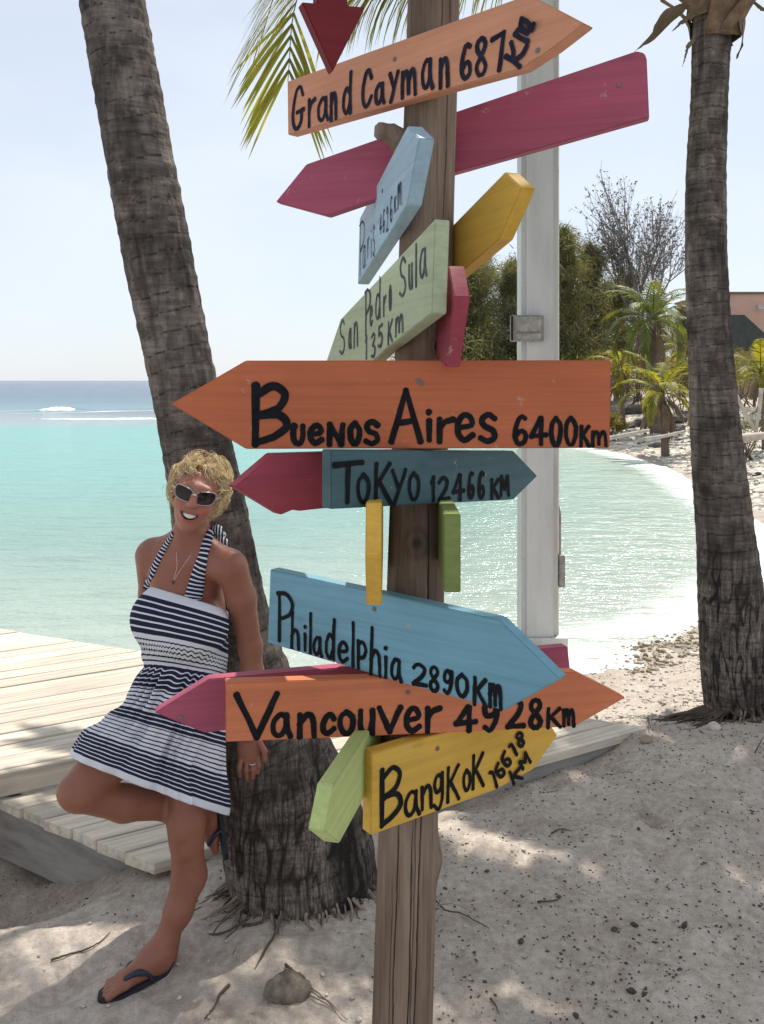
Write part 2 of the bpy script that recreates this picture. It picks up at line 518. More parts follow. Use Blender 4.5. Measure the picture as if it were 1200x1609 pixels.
for i in range(46):
    w0, w1 = i*PW, i*PW + PW - 0.009
    if i >= NLOW: w0 += 0.034; w1 += 0.034
    sa = lambda w: -0.562*w - (0.06 if i < NLOW else 0) + random.uniform(-0.008, 0.008) - (0.7 if i >= NLOW else 0)
    ea = (lambda w: 2.28 - 0.698*(w-0.08)) if i < NLOW else (lambda w: 0.98 - 0.74*(w-1.259))
    quad = [(sa(w0), w0), (ea(w0), w0), (ea(w1), w1), (sa(w1), w1)]
    cx = (quad[0][0] + quad[1][0]) / 2; cw = (w0+w1)/2
    bm = bmesh.new()
    dz = random.uniform(-0.003, 0.003)
    top = [bm.verts.new((q[0]-cx, q[1]-cw, dz)) for q in quad]
    bot = [bm.verts.new((q[0]-cx, q[1]-cw, dz-0.042)) for q in quad]
    bm.faces.new(top); bm.faces.new(bot[::-1])
    for k in range(4): bm.faces.new((top[k], bot[k], bot[(k+1)%4], top[(k+1)%4]))
    bmesh.ops.recalc_face_normals(bm, faces=bm.faces)
    bmesh.ops.bevel(bm, geom=list(bm.edges), offset=0.003, segments=1, affect='EDGES')
    me = bpy.data.meshes.new('plank'); bm.to_mesh(me); bm.free(); me.materials.append(M_DECK)
    o = bpy.data.objects.new('plank', me)
    p = deck_pt(cx, cw)
    place(o, deck, Matrix.Translation((p[0], p[1], DK_Z + (RISE if i >= NLOW else 0))) @ Matrix.Rotation(math.atan2(DD[1], DD[0]), 4, 'Z'))
# fascia under the plank ends and its posts
def beam(a, b, z0, z1, th, name, mat):
    a = np.array(a); b = np.array(b); L = np.linalg.norm(b-a); ang = math.atan2(b[1]-a[1], b[0]-a[0])
    bm = bmesh.new(); bmesh.ops.create_cube(bm, size=1)
    bmesh.ops.scale(bm, vec=(L, th, z1-z0), verts=bm.verts)
    bmesh.ops.bevel(bm, geom=list(bm.edges), offset=0.004, segments=1, affect='EDGES')
    me = bpy.data.meshes.new(name); bm.to_mesh(me); bm.free(); me.materials.append(mat)
    o = bpy.data.objects.new(name, me); c = (a+b)/2
    return place(o, deck, Matrix.Translation((c[0], c[1], (z0+z1)/2)) @ Matrix.Rotation(ang, 4, 'Z'))
zt = DK_Z - 0.047
wr = NLOW*PW + 0.014
beam(deck_pt(-0.562*wr - 0.69, wr), deck_pt(1.33, wr), DK_Z + 0.004, DK_Z + RISE - 0.002, 0.03, 'riser_board', M_DECK)
beam(deck_pt(-0.562*wr - 0.65, wr+0.3), deck_pt(1.0, wr+0.3), zt, DK_Z + RISE - 0.05, 0.05, 'joist', M_BEAM)
beam(deck_pt(-0.562*5.4 + 0.1, 5.4), deck_pt(-2.1, 5.4), zt, DK_Z + RISE - 0.05, 0.05, 'joist', M_BEAM)
beam(deck_pt(0.07, 0.03), deck_pt(-0.562*5.6+0.04, 5.6), zt-0.27, zt, 0.05, 'fascia_beam', M_BEAM)
beam(deck_pt(0.12, 0.045), deck_pt(2.2, 0.045), zt-0.14, zt, 0.05, 'edge_beam', M_BEAM)
beam(deck_pt(1.25-0.74*0.05, 0.88), deck_pt(1.25-0.74*4.5, 5.4), zt-0.2, DK_Z + RISE - 0.05, 0.05, 'far_beam', M_BEAM)
for w in (0.75, 2.4, 4.0):
    p = deck_pt(-0.562*w + 0.18, w); beam(p - DW*0.06, p + DW*0.06, -0.9, zt-0.005, 0.12, 'post', M_BEAM)
    p = deck_pt(1.6 - 0.74*w - 0.15, w+0.1); beam(p - DW*0.06, p + DW*0.06, -1.2, zt-0.005, 0.12, 'post', M_BEAM)
# ---------------------------------------------------------------- palms
def mat_bark(name, dark, mid, light):
    t = NT(name)
    v = t.pos((1, 1, 1))
    n1 = t.noise(v, 5.0, 6, 0.65); n2 = t.noise(t.pos((60, 60, 9)), 1.0, 4, 0.6); n3 = t.noise(t.pos((3, 3, 14)), 1.0, 4)
    c = t.ramp(n1, [(0.30, dark), (0.48, mid), (0.70, light)])
    c = t.mix(0.55, c, t.ramp(n2, [(0.32, (0.45, 0.42, 0.40)), (0.62, (1.05, 1.05, 1.05))]), 'MULTIPLY')
    c = t.mix(t.maprange(n3, 0.5, 0.7, 0, 0.6), c, tuple(x*0.9 for x in light))
    n4 = t.noise(t.pos((7, 7, 75)), 1.0, 4, 0.7); n5 = t.noise(v, 28, 4, 0.7)
    c = t.mix(0.6, c, t.ramp(n4, [(0.36, (0.45, 0.43, 0.42)), (0.60, (1.12, 1.12, 1.12))]), 'MULTIPLY')
    c = t.mix(t.maprange(n5, 0.58, 0.70, 0, 0.55), c, tuple(x*0.8 for x in dark))
    c = t.mix(t.maprange(n5, 0.40, 0.30, 0, 0.4), c, tuple(x*1.25 for x in light))
    c = t.mix(0.75, c, t.ramp(t.attr('tone'), [(0.1, (0.5, 0.48, 0.47)), (0.9, (1.35, 1.33, 1.3))]), 'MULTIPLY')
    def lines(sc, wdt):
        q = t.noise(t.pos(sc), 1.0, 2, 0.5)
        return t.maprange(t.math('ABSOLUTE', t.math('SUBTRACT', q, 0.5)), 0.0, wdt, 1.0, 0.0)
    fine = t.math('MULTIPLY', t.math('MAXIMUM', lines((42, 42, 5.5), 0.045), t.math('MULTIPLY', lines((85, 85, 12), 0.05), 0.7)), t.maprange(t.attr('low'), 0, 1, 0.08, 0.62))
    c = t.mix(fine, c, tuple(x*0.5 for x in dark))
    c = t.mix(t.attr('scar'), c, tuple(x*0.45 for x in dark))
    h = t.math('ADD', t.math('ADD', n2, t.math('MULTIPLY', n1, 0.6)), t.math('ADD', t.math('MULTIPLY', n4, 0.5), t.math('SUBTRACT', n5, t.math('MULTIPLY', fine, 1.2))))
    return t.done(c, 0.95, t.bump(h, 0.6, 0.012), 0.15)
M_BARK = mat_bark('palm_bark', (0.055, 0.045, 0.040), (0.142, 0.118, 0.103), (0.265, 0.225, 0.195))
M_ROOT = mat_plain('palm_root', (0.10, 0.075, 0.058), 0.9, 0.15, 0.35, 14)
M_ROOT2 = mat_plain('pale_root', (0.24, 0.19, 0.145), 0.9, 0.15, 0.3, 14)
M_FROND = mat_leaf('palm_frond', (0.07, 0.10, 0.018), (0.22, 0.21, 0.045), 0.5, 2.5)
M_FRONDY = mat_leaf('yellowing_frond', (0.12, 0.15, 0.02), (0.36, 0.30, 0.06), 0.55, 3.0)  # yellower leaf colour for some crown fronds and the small far palms
M_FRONDT = mat_leaf('backlit_frond', (0.17, 0.20, 0.03), (0.46, 0.40, 0.09), 0.6, 3.0)  # brighter yellow-green; the backlit look is put into the leaf colour
M_FRONDB = mat_leaf('far_palm_frond', (0.055, 0.085, 0.02), (0.20, 0.20, 0.05), 0.4, 1.2)
M_DRY = mat_leaf('dry_frond', (0.10, 0.07, 0.05), (0.22, 0.155, 0.105), 0.2, 3.0)
M_FIBRE = mat_plain('leaf_base_fibre', (0.17, 0.115, 0.075), 0.95, 0.1, 0.4, 20, 0.4)

def trunk(parent, cx, rad, ring=0.07, seed=0, fissure_top=0.9, nth=150, rowstep=0.006):
    """cx: (N,3) centre line from the ground up, rad: (N,) radii"""
    L = np.sum(np.linalg.norm(np.diff(cx, axis=0), axis=1))
    n = int(L / rowstep)
    C = catmull(cx, n)
    d = np.r_[0, np.cumsum(np.linalg.norm(np.diff(cx, axis=0), axis=1))]
    s = np.linspace(0, L, n)
    R = np.interp(s, d, rad)
    k = 31; Rp = np.pad(R, k//2, mode='edge'); R = np.convolve(Rp, np.ones(k)/k, 'valid')
    T = np.gradient(C, axis=0); T /= np.linalg.norm(T, axis=1, keepdims=True)
    A = np.cross(T, np.array([0, 1, 0])); A /= np.linalg.norm(A, axis=1, keepdims=True)
    B = np.cross(T, A)
    th = np.linspace(0, 2*math.pi, nth, endpoint=False)
    TH, S = np.meshgrid(th, s)
    ct, st = np.cos(TH), np.sin(TH)
    # leaf scars: each ring wanders and swells a little above its lower lip
    warp = 0.020 * fbm(ct*1.1, st*1.1, S*2.5, 3, seed) + 0.007 * fbm(ct*5, st*5, S*9, 3, seed+5)
    u = (S + warp) / ring + 0.35*np.sin(S*3.1 + seed) + 0.2*np.sin(S*7.3)
    ph = u - np.floor(u)
    ringid = np.floor(u)
    amp = np.clip(0.62 + 0.6 * vnoise(ringid*1.7 + 0.5, ct*1.1+9, st*1.1, seed+3), 0.05, 1)
    low = sstep(fissure_top + 0.30, fissure_top - 0.30, S)
    step = np.where(ph < 0.62, (ph/0.62)**1.4, (1-ph)/0.38) * 0.034 * amp * (1 - 0.6*low)
    rr0 = R[:, None]
    fw = 0.9*fbm(ct*3, st*3, S*7, 2, seed+12)
    arc = np.mod(TH + math.pi/2, 2*math.pi)*rr0/0.021
    fis = np.abs(vnoise(arc + fw, S*8.0, 0.3, seed+11)); fis2 = np.abs(vnoise(arc*1.9 + fw, S*17, 0.7, seed+13))
    crack = np.clip(sstep(0.20, 0.02, fis) + 0.55*sstep(0.16, 0.0, fis2), 0, 1) * (0.08 + 0.92*low)
    hcr = sstep(0.07, 0.0, np.abs(ph-0.5)) * low * sstep(0.0, 0.3, vnoise(ct*6, st*6, ringid*3.3, seed+14))
    blot = fbm(ct*2.3, st*2.3, S*3.4, 5, seed+31)
    flake = fbm(ct*6, st*6, S*30, 3, seed+41)
    rough = 0.016 * fbm(ct*5, st*5, S*14, 4, seed+21) + 0.028 * fbm(ct*1.5, st*1.5, S*2.2, 3, seed+23) + 0.012*sstep(0.12, 0.2, flake)*(1-low)
    r = rr0 * (1 + step + rough) - crack * 0.0045 - hcr*0.003
    scar = np.clip(np.exp(-((np.minimum(ph, 1-ph))/0.10)**2) * amp * (1 - low*0.5) * 0.5 + crack*0.30 + hcr*0.35 + sstep(0.10, 0.20, blot)*0.55*(1-0.9*low) + 0.35*sstep(0.1, 0.25, flake)*(1-low) - 0.25*sstep(-0.12, -0.25, blot), 0, 1)
    tone = np.clip(0.5 + 0.42*low + 0.55*fbm(ct*1.5, st*1.5, (S+warp)*9, 3, seed+51) *(1-0.7*low) + 0.9*fbm(ct*4, st*4, S*16, 4, seed+53)*(1-0.6*low), 0, 1)
    V = C[:, None, :] + r[..., None] * (A[:, None, :]*ct[..., None] + B[:, None, :]*st[..., None])
    scar = np.clip(sstep(0.10, 0.0, ph) * (amp > 0.25) * (1 - low*0.4) * 1.0 + crack*0.9 + sstep(0.16, 0.34, fbm(ct*1.6, st*1.6, S*1.6, 4, seed+31))*0.5, 0, 1)
    i = np.arange(n-1); j = np.arange(nth)
    I, J = np.meshgrid(i, j, indexing='ij'); J2 = (J+1) % nth
    F = np.stack([I*nth+J, I*nth+J2, (I+1)*nth+J2, (I+1)*nth+J], -1).reshape(-1, 4)
    return mesh_obj('trunk', V.reshape(-1, 3), F, M_BARK, parent, smooth=True, attrs={'scar': scar.ravel(), 'tone': tone.ravel(), 'low': low.ravel()})

def leaflet(mb, p, d, L, w, sag, up, nseg=4, side=1):
    """narrow strip folded along its midrib, sagging under its own weight"""
    d = d / np.linalg.norm(d)
    sd_ = np.cross(d, up); sd_ /= (np.linalg.norm(sd_) + 1e-9)
    V = []; q = np.array(p, float); dd = d.copy()
    for i in range(nseg+1):
        f = i / nseg
        ww = w * (0.55 + 1.2*f) * (1 - f)**0.7 * 1.3 if i < nseg else 0.0008
        V += [q - sd_*ww/2 + np.array([0, 0, -ww*0.18]), q, q + sd_*ww/2 + np.array([0, 0, -ww*0.18])]
        dd = dd + np.array([0, 0, -sag/nseg]); dd /= np.linalg.norm(dd)
        q = q + dd * L/nseg
    F = []
    for i in range(nseg):
        a = i*3
        F += [(a, a+1, a+4, a+3), (a+1, a+2, a+5, a+4)]
    mb.add(V, F)

def frond(ctrl, npair, L, w, r0, seed, sag=0.9, spread=0.9, start=0.18, nseg=4, tip=0.55, miss=0.0):
    rr = np.random.default_rng(seed)
    C = catmull(ctrl, 60)
    T = np.gradient(C, axis=0); T /= np.linalg.norm(T, axis=1, keepdims=True)
    mb = MB()
    mb.tube(C, np.linspace(r0, r0*0.15, 60), 5)
    for k in range(npair):
        f = start + (1-start) * (k + 0.3) / npair
        i = min(59, int(f*59))
        p, tt = C[i], T[i]
        up = np.array([0, 0, 1.0]) - tt * tt[2]
        if np.linalg.norm(up) < 0.25: up = up + np.array([0, 1.0, 0.2])
        up /= np.linalg.norm(up)
        sdv = np.cross(tt, up); sdv /= np.linalg.norm(sdv)
        ll = L * (math.sin(min(1, (f-start)/(1-start)*1.15 + 0.22) * math.pi * 0.62) ** 0.8) * (1 - (1-tip) * f**3)
        for sg in (-1, 1):
            if rr.random() < miss: continue
            ang = spread * (1 - 0.55 * f) + rr.normal(0, 0.05)
            dv = tt * math.cos(ang) + sdv * sg * math.sin(ang) + up * (0.25 + rr.normal(0, 0.06))
            leaflet(mb, p, dv, ll * rr.uniform(0.88, 1.08), w * rr.uniform(0.85, 1.1), sag * rr.uniform(0.8, 1.25), up, nseg)
    return mb

def crown(parent, c, n, L, az0, e_lo, e_hi, droop, seed, npair=46, leafL=0.5, leafw=0.026, mat=None, r0=0.016, skip=None, sag=1.0, nseg=4, clear=None):
    rr = np.random.default_rng(seed)
    for k in range(n):
        az = az0 + k * 2.39996 + rr.normal(0, 0.08)
        f = k / max(1, n-1)
        e0 = math.radians(e_hi + (e_lo - e_hi) * f + rr.normal(0, 3))
        LL = L * rr.uniform(0.88, 1.08)
        if skip and skip(az, f): continue
        pts = [np.array(c, float)]
        inframe = False
        m = 9; e = e0
        dr = math.radians(droop) * (0.75 + 0.5*f)
        for j in range(m):
            ee = e0 - dr * ((j+0.5)/m)**1.3
            pts.append(pts[-1] + LL/m * np.array([math.cos(az)*math.cos(ee), math.sin(az)*math.cos(ee), math.sin(ee)]))
        if clear:
            for q in pts[3:]:
                qx, qy = CXP + q[0]/q[1]*FPX, HOR - (q[2]-CAMH)/q[1]*FPX
                if q[1] > 0.3 and -60 < qx < 1270 and qy > clear: inframe = True
        if inframe: continue
        frond(pts, npair, leafL, leafw, r0, seed*100+k, sag=sag, nseg=nseg).build('frond', mat or (M_FRONDY if rr.random() < 0.3 else M_FROND), parent)

def roots(parent, c, r, n, az_lo, az_hi, lmin, lmax, seed, rad=(0.004, 0.010), mats=None):
    rr = np.random.default_rng(seed)
    for k in range(n):
        az = rr.uniform(az_lo, az_hi)
        L = rr.uniform(lmin, lmax) * (1 if rr.random() < 0.7 else 1.4)
        m = 10; pts = []
        a = az; x, y = c[0] + math.cos(az)*r*0.92, c[1] + math.sin(az)*r*0.92
        rd = rr.uniform(*rad)
        for j in range(m):
            f = j/(m-1)
            z = float(ground(x, y)) + 0.045*(1-f)**2.6 + rd*0.2 - 0.010*f + 0.004*math.sin(j*2.3 + k)
            pts.append((x, y, z))
            a += rr.normal(0, 0.26)
            x += math.cos(a)*L/m; y += math.sin(a)*L/m
        mb = MB(); mb.tube(catmull(pts, 18), np.linspace(rd, rd*0.35, 18) * (1 + 0.15*rr.normal(size=18)), 6)
        mb.build('root', (mats or [M_ROOT])[rr.integers(len(mats or [M_ROOT]))], parent, smooth=True)

# leaning palm behind the woman
YP1 = 2.95
edge1 = [(1462,480,226),(1400,476,232),(1340,468,234),(1250,444,212),(1166,412,188),(1054,372,152),(953,351,132),(795,327,114),(708,311,108),(590,286,101),(401,248,106),(156,203,101),(0,176,99),(-250,137,95),(-600,92,90),(-900,66,88)]
cl = np.array([W(x, y, YP1) for y, x, w in edge1]); rd = np.array([w/2/FPX*YP1 for y, x, w in edge1])
cl = np.vstack([cl[0] + (cl[0]-cl[1])*1.4 + np.array([0.0, 0, -0.05]), cl]); rd = np.r_[rd[0]*1.0, rd]
palm1 = empty('coconut_palm', (cl[0][0], YP1, 0), 'thick grey palm trunk leaning left, the woman rests against it', 'palm tree')
trunk(palm1, cl, rd, 0.062, 2, 0.95, 320)
crown(palm1, cl[-1], 15, 2.3, 0.4, 25, 78, 85, 5, npair=40, leafL=0.5, leafw=0.03)
b1 = (W(480, 1462, YP1)[0], YP1)
roots(palm1, b1, 0.235, 44, math.radians(188), math.radians(262), 0.06, 0.32, 8, (0.0025, 0.0068), [M_ROOT, M_ROOT, M_ROOT2])
roots(palm1, b1, 0.235, 44, math.radians(262), math.radians(345), 0.04, 0.15, 9, (0.003, 0.0075), [M_ROOT2, M_ROOT2, M_ROOT])

# upright palm on the right
YP2 = 4.5
edge2 = [(1140,1166,112),(1122,1164,108),(1047,1156,106),(935,1148,99),(824,1138,85),(712,1127,79),(617,1120,70),(518,1114,66),(398,1109,62),(279,1109,60),(159,1114,55),(60,1118,58),(-25,1122,62)]
cl = np.array([W(x, y, YP2) for y, x, w in edge2]); rd = np.array([w/2/FPX*YP2 for y, x, w in edge2])
cl = np.vstack([cl[0] + np.array([0.02, 0, -0.25]), cl]); rd = np.r_[rd[0]*1.05, rd]
palm2 = empty('coconut_palm', (cl[0][0], YP2, 0), 'upright dark palm trunk at the right edge with roots in the sand', 'palm tree')
trunk(palm2, cl, rd, 0.075, 6, 1.15, 260)
c2 = cl[-1] + np.array([0, 0, 0.05])
crown(palm2, c2, 17, 2.6, 0.9, 30, 80, 70, 12, npair=52, leafL=0.50, leafw=0.034, clear=-150, skip=lambda az, f: math.cos(az) < -0.62)
for k, cp in enumerate(([(1.5, 4.85, 4.7), (1.05, 5.2, 5.0), (0.55, 5.35, 4.95), (0.0, 5.4, 4.7)], [(1.45, 4.95, 4.7), (1.0, 5.5, 4.95), (0.5, 5.75, 4.95), (-0.1, 5.85, 4.75)], [(1.4, 5.0, 4.7), (0.9, 5.5, 5.05), (0.3, 5.6, 5.05), (-0.35, 5.6, 4.85)], [(1.5, 5.1, 4.65), (1.0, 5.75, 4.95), (0.4, 6.0, 5.0), (-0.3, 6.1, 4.85)], [(1.5, 5.05, 4.65), (0.95, 5.4, 5.0), (0.2, 5.4, 5.0), (-0.5, 5.45, 4.8)], [(1.5, 5.1, 4.6), (0.9, 5.6, 5.0), (0.3, 5.75, 5.1), (-0.5, 5.7, 4.95)], [(1.5, 5.0, 4.65), (0.8, 5.45, 5.05), (0.1, 5.5, 5.1), (-0.7, 5.4, 4.95)])):
    frond([c2] + [np.array(q) for q in cp], 60, 0.52, 0.052, 0.016, 900+k, sag=0.6).build('frond', M_FROND, palm2)  # unseen fronds added to shade the near deck planks
# the frond that hangs into the picture above the sign
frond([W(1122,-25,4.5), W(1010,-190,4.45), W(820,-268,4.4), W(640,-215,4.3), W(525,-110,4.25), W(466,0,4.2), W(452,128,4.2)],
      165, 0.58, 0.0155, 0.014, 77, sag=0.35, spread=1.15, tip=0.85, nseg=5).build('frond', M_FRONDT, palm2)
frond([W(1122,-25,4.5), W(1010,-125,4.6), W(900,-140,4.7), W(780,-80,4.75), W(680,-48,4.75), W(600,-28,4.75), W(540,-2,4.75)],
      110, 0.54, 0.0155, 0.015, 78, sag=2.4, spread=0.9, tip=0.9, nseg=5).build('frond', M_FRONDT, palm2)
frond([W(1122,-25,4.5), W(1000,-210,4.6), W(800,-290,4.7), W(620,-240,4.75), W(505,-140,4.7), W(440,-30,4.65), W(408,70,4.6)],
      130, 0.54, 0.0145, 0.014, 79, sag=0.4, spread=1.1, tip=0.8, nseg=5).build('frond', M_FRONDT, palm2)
# unseen taller palm, added past the right edge to throw the broad shade
shade_palm = empty('coconut_palm', (3.45, 5.95, 0), 'unseen tall palm added outside the right edge to shade the sand', 'palm tree')
cl = np.array([(3.5, 6.0, -0.3), (3.45, 6.0, 0.5), (3.35, 5.98, 2.5), (3.2, 5.95, 4.5), (3.08, 5.92, 6.1)])
trunk(shade_palm, cl, np.array([0.19, 0.17, 0.13, 0.11, 0.11]), 0.085, 8, 1.0, 60, 0.02)
crown(shade_palm, cl[-1], 26, 2.0, 0.2, 0, 75, 75, 31, npair=44, leafL=0.52, leafw=0.055)
# old leaf bases and dry husks round the crown's foot
rr = np.random.default_rng(4)
for k in range(26):
    az = k*2.399 + rr.normal(0, 0.2)
    base = c2 + np.array([0.08*math.cos(az), 0.08*math.sin(az), -0.37 + 0.24*rr.random()])
    n = 9; V = []; F = []
    wid = rr.uniform(0.06, 0.10); ln = rr.uniform(0.16, 0.30); flare = rr.uniform(0.3, 0.95)
    o_ = np.array([math.cos(az), math.sin(az), 0]); s_ = np.array([-math.sin(az), math.cos(az), 0])
    for i in range(n):
        f = i/(n-1)
        p = base + o_*(0.02 + flare*0.20*f*f) + np.array([0, 0, ln*f])
        ww = wid*(1.15 - 0.65*f)
        for j, e in enumerate((-1, -0.5, 0, 0.5, 1)):
            V.append(p + s_*ww*e*0.9 + o_*(0.022*(1-e*e)) + rr.normal(0, 0.002, 3))
    for i in range(n-1):
        for j in range(4): F.append((i*5+j, i*5+j+1, (i+1)*5+j+1, (i+1)*5+j))
    mesh_obj('leaf_base', V, F, M_FIBRE, palm2, smooth=True)
def dry_husk(pts, w, seed):
    rr = np.random.default_rng(seed); C = catmull(pts, 12); V = []; F = []
    for i in range(12):
        f = i/11; ww = w*math.sin(math.pi*(0.12+0.86*f))**0.8
        tw = 0.5 + f*1.2
        for e in (-1, -0.3, 0.35, 1):
            V.append(C[i] + np.array([math.cos(tw)*ww*e, math.sin(tw)*ww*e*0.7, -0.25*ww*abs(e)]) + rr.normal(0, 0.003, 3))
    for i in range(11):
        for j in range(3): F.append((i*4+j, i*4+j+1, (i+1)*4+j+1, (i+1)*4+j))
    mesh_obj('dry_husk', V, F, M_DRY, palm2, smooth=True)
dry_husk([W(1075,5,4.45), W(1048,22,4.4), W(1022,55,4.38), W(997,80,4.36)], 0.075, 1)
dry_husk([W(1150,-10,4.45), W(1164,25,4.42), W(1166,60,4.42), W(1157,92,4.42)], 0.07, 2)
dry_husk([W(1088,60,4.4), W(1078,82,4.4), W(1072,104,4.4)], 0.02, 3)
dry_husk([W(1085,20,4.4), W(1064,40,4.38), W(1056,48,4.38)], 0.03, 4)
dry_husk([W(1155,-25,4.4), W(1185,0,4.4), W(1200,18,4.4)], 0.05, 5)
b2 = (W(1166, 1140, YP2)[0], YP2)
roots(palm2, b2, 0.19, 60, math.radians(165), math.radians(232), 0.15, 0.46, 18, (0.003, 0.0075), [M_ROOT])
roots(palm2, b2, 0.19, 16, math.radians(232), math.radians(300), 0.08, 0.25, 19, (0.005, 0.011), [M_ROOT, M_ROOT2])

# ---------------------------------------------------------------- far vegetation
M_CAS = mat_leaf('casuarina_needles', (0.085, 0.095, 0.050), (0.26, 0.24, 0.135), 0.5, 0.55, 0.8)
M_TWIG = mat_plain('bare_twigs', (0.19, 0.165, 0.15), 0.9, 0.1, 0.2, 3)
M_BUSH = mat_leaf('shrub_leaves', (0.07, 0.10, 0.025), (0.26, 0.25, 0.08), 0.35, 0.9, 0.6)
M_BUSHY = mat_leaf('yellow_shrub_leaves', (0.18, 0.17, 0.04), (0.42, 0.33, 0.09), 0.35, 1.2, 0.6)
M_TRK = mat_plain('far_trunk', (0.14, 0.11, 0.09), 0.9, 0.1, 0.3, 3)

def gz(x, y): return float(ground(np.array(x), np.array(y), False))

def make_casuarina(seed, H, spread, nbr=95, nsp=165):
    rr = np.random.default_rng(seed)
    tr = MB(); lf = MB()
    C = catmull([(0, 0, -0.3), (rr.normal(0, .1), rr.normal(0, .1), H*0.35), (rr.normal(0, .25), rr.normal(0, .2), H*0.7), (rr.normal(0, .3), 0, H)], 24)
    tr.tube(C, np.linspace(0.16, 0.015, 24), 7)
    VV = []; 
    for b in range(nbr):
        f = 0.08 + 0.9 * (b / nbr) ** 0.9
        p = C[min(23, int(f*23))]
        az = b*2.4 + rr.normal(0, .3); e = rr.uniform(0.15, 0.95)
        Lb = spread * (1.25 - f*1.08) * rr.uniform(0.30, 1.35)
        dv = np.array([math.cos(az)*math.cos(e), math.sin(az)*math.cos(e), math.sin(e)])
        q = [p, p + dv*Lb*0.5, p + dv*Lb + np.array([0, 0, -0.12*Lb])]
        Cb = catmull(q, 7); tr.tube(Cb, np.linspace(0.03, 0.006, 7), 4, False)
        for k in range(0):
            g_ = rr.uniform(0.12, 1.0)
            o_ = Cb[0]*(1-g_)**1 + Cb[-1]*g_ + rr.normal(0, 0.10 + 0.09*Lb*g_, 3)
            ln = rr.uniform(0.18, 0.55); w = rr.uniform(0.009, 0.024)
            dr = np.array([rr.normal(0, .45) + dv[0]*.4, rr.normal(0, .45) + dv[1]*.4, rr.normal(0.05, .55)]); dr /= np.linalg.norm(dr)
            s_ = np.cross(dr, rr.normal(size=3)); s_ /= np.linalg.norm(s_) + 1e-9
            pass
        m = nsp
        g_ = rr.uniform(0.12, 1.0, m)[:, None]
        o_ = Cb[0]*(1-g_) + Cb[-1]*g_ + rr.normal(0, 1, (m, 3))*(0.10 + 0.09*Lb*g_)
        ln = rr.uniform(0.18, 0.55, m)[:, None]; w = rr.uniform(0.009, 0.024, m)[:, None]
        dr = rr.normal(0, 1, (m, 3))*np.array([.45, .45, .55]) + np.array([dv[0]*.4, dv[1]*.4, 0.05]); dr /= np.linalg.norm(dr, axis=1, keepdims=True)
        s_ = np.cross(dr, rr.normal(size=(m, 3))); s_ /= np.linalg.norm(s_, axis=1, keepdims=True) + 1e-9
        VV.append(np.stack([o_ - s_*w, o_ + s_*w, o_ + dr*ln + np.array([0, 0, -0.10])], 1).reshape(-1, 3))
    V = np.concatenate(VV)
    F = np.arange(len(V)).reshape(-1, 3)
    return tr, V, F

cas_proto = []
for sd_, H, sp in ((1, 9.0, 3.3), (2, 7.5, 3.6), (3, 8.5, 3.0)):
    tr, V, F = make_casuarina(sd_, H, sp)
    r0 = empty('casuarina_tree', (0, 0, 0))
    a = tr.build('trunk', M_TRK, r0); b = mesh_obj('crown', V, F, M_CAS, r0)
    cas_proto.append((r0, a, b, H))
# px of the trunk, depth, top row, prototype, label
CAS = [(716, 40, 395, 1, 'dark casuarina showing between the signpost and the white pole, leftmost'),
       (757, 43, 372, 0, 'feathery casuarina under the yellow board tip'),
       (806, 39, 405, 2, 'casuarina just left of the white pole'),
       (850, 44, 362, 1, 'casuarina directly behind the white pole'),
       (893, 40, 352, 0, 'tall dark casuarina at the white pole right side'),
       (930, 43, 378, 2, 'casuarina between the white pole and the bare tree'),
       (968, 45, 430, 1, 'low casuarina behind the green palm crown'),
       (1030, 46, 462, 2, 'low casuarina behind the palm, nearest the right trunk'),
       (1075, 48, 480, 1, 'casuarina half hidden by the upright right trunk'),
       (672, 43, 440, 2, 'casuarina mostly hidden behind the signpost')]
used = set()
for px, Y_, top, pi, lab in CAS:
    r0, a, b, H = cas_proto[pi]
    x = W(px, 0, Y_)[0]; z = gz(x, Y_)
    hgt = W(px, top, Y_)[2] - z
    if pi in used:
        r1 = r0.copy(); COL.objects.link(r1)
        for q in (a, b):
            q2 = q.copy(); COL.objects.link(q2); q2.parent = r1
    else:
        r1 = r0; used.add(pi)
    s = hgt / H
    r1.location = (x, Y_, z); r1.scale = (s*1.1, s*1.1, s); r1.rotation_euler = (0, 0, px*0.37)
    tag(r1, lab, 'tree', 'casuarina trees behind the cove')

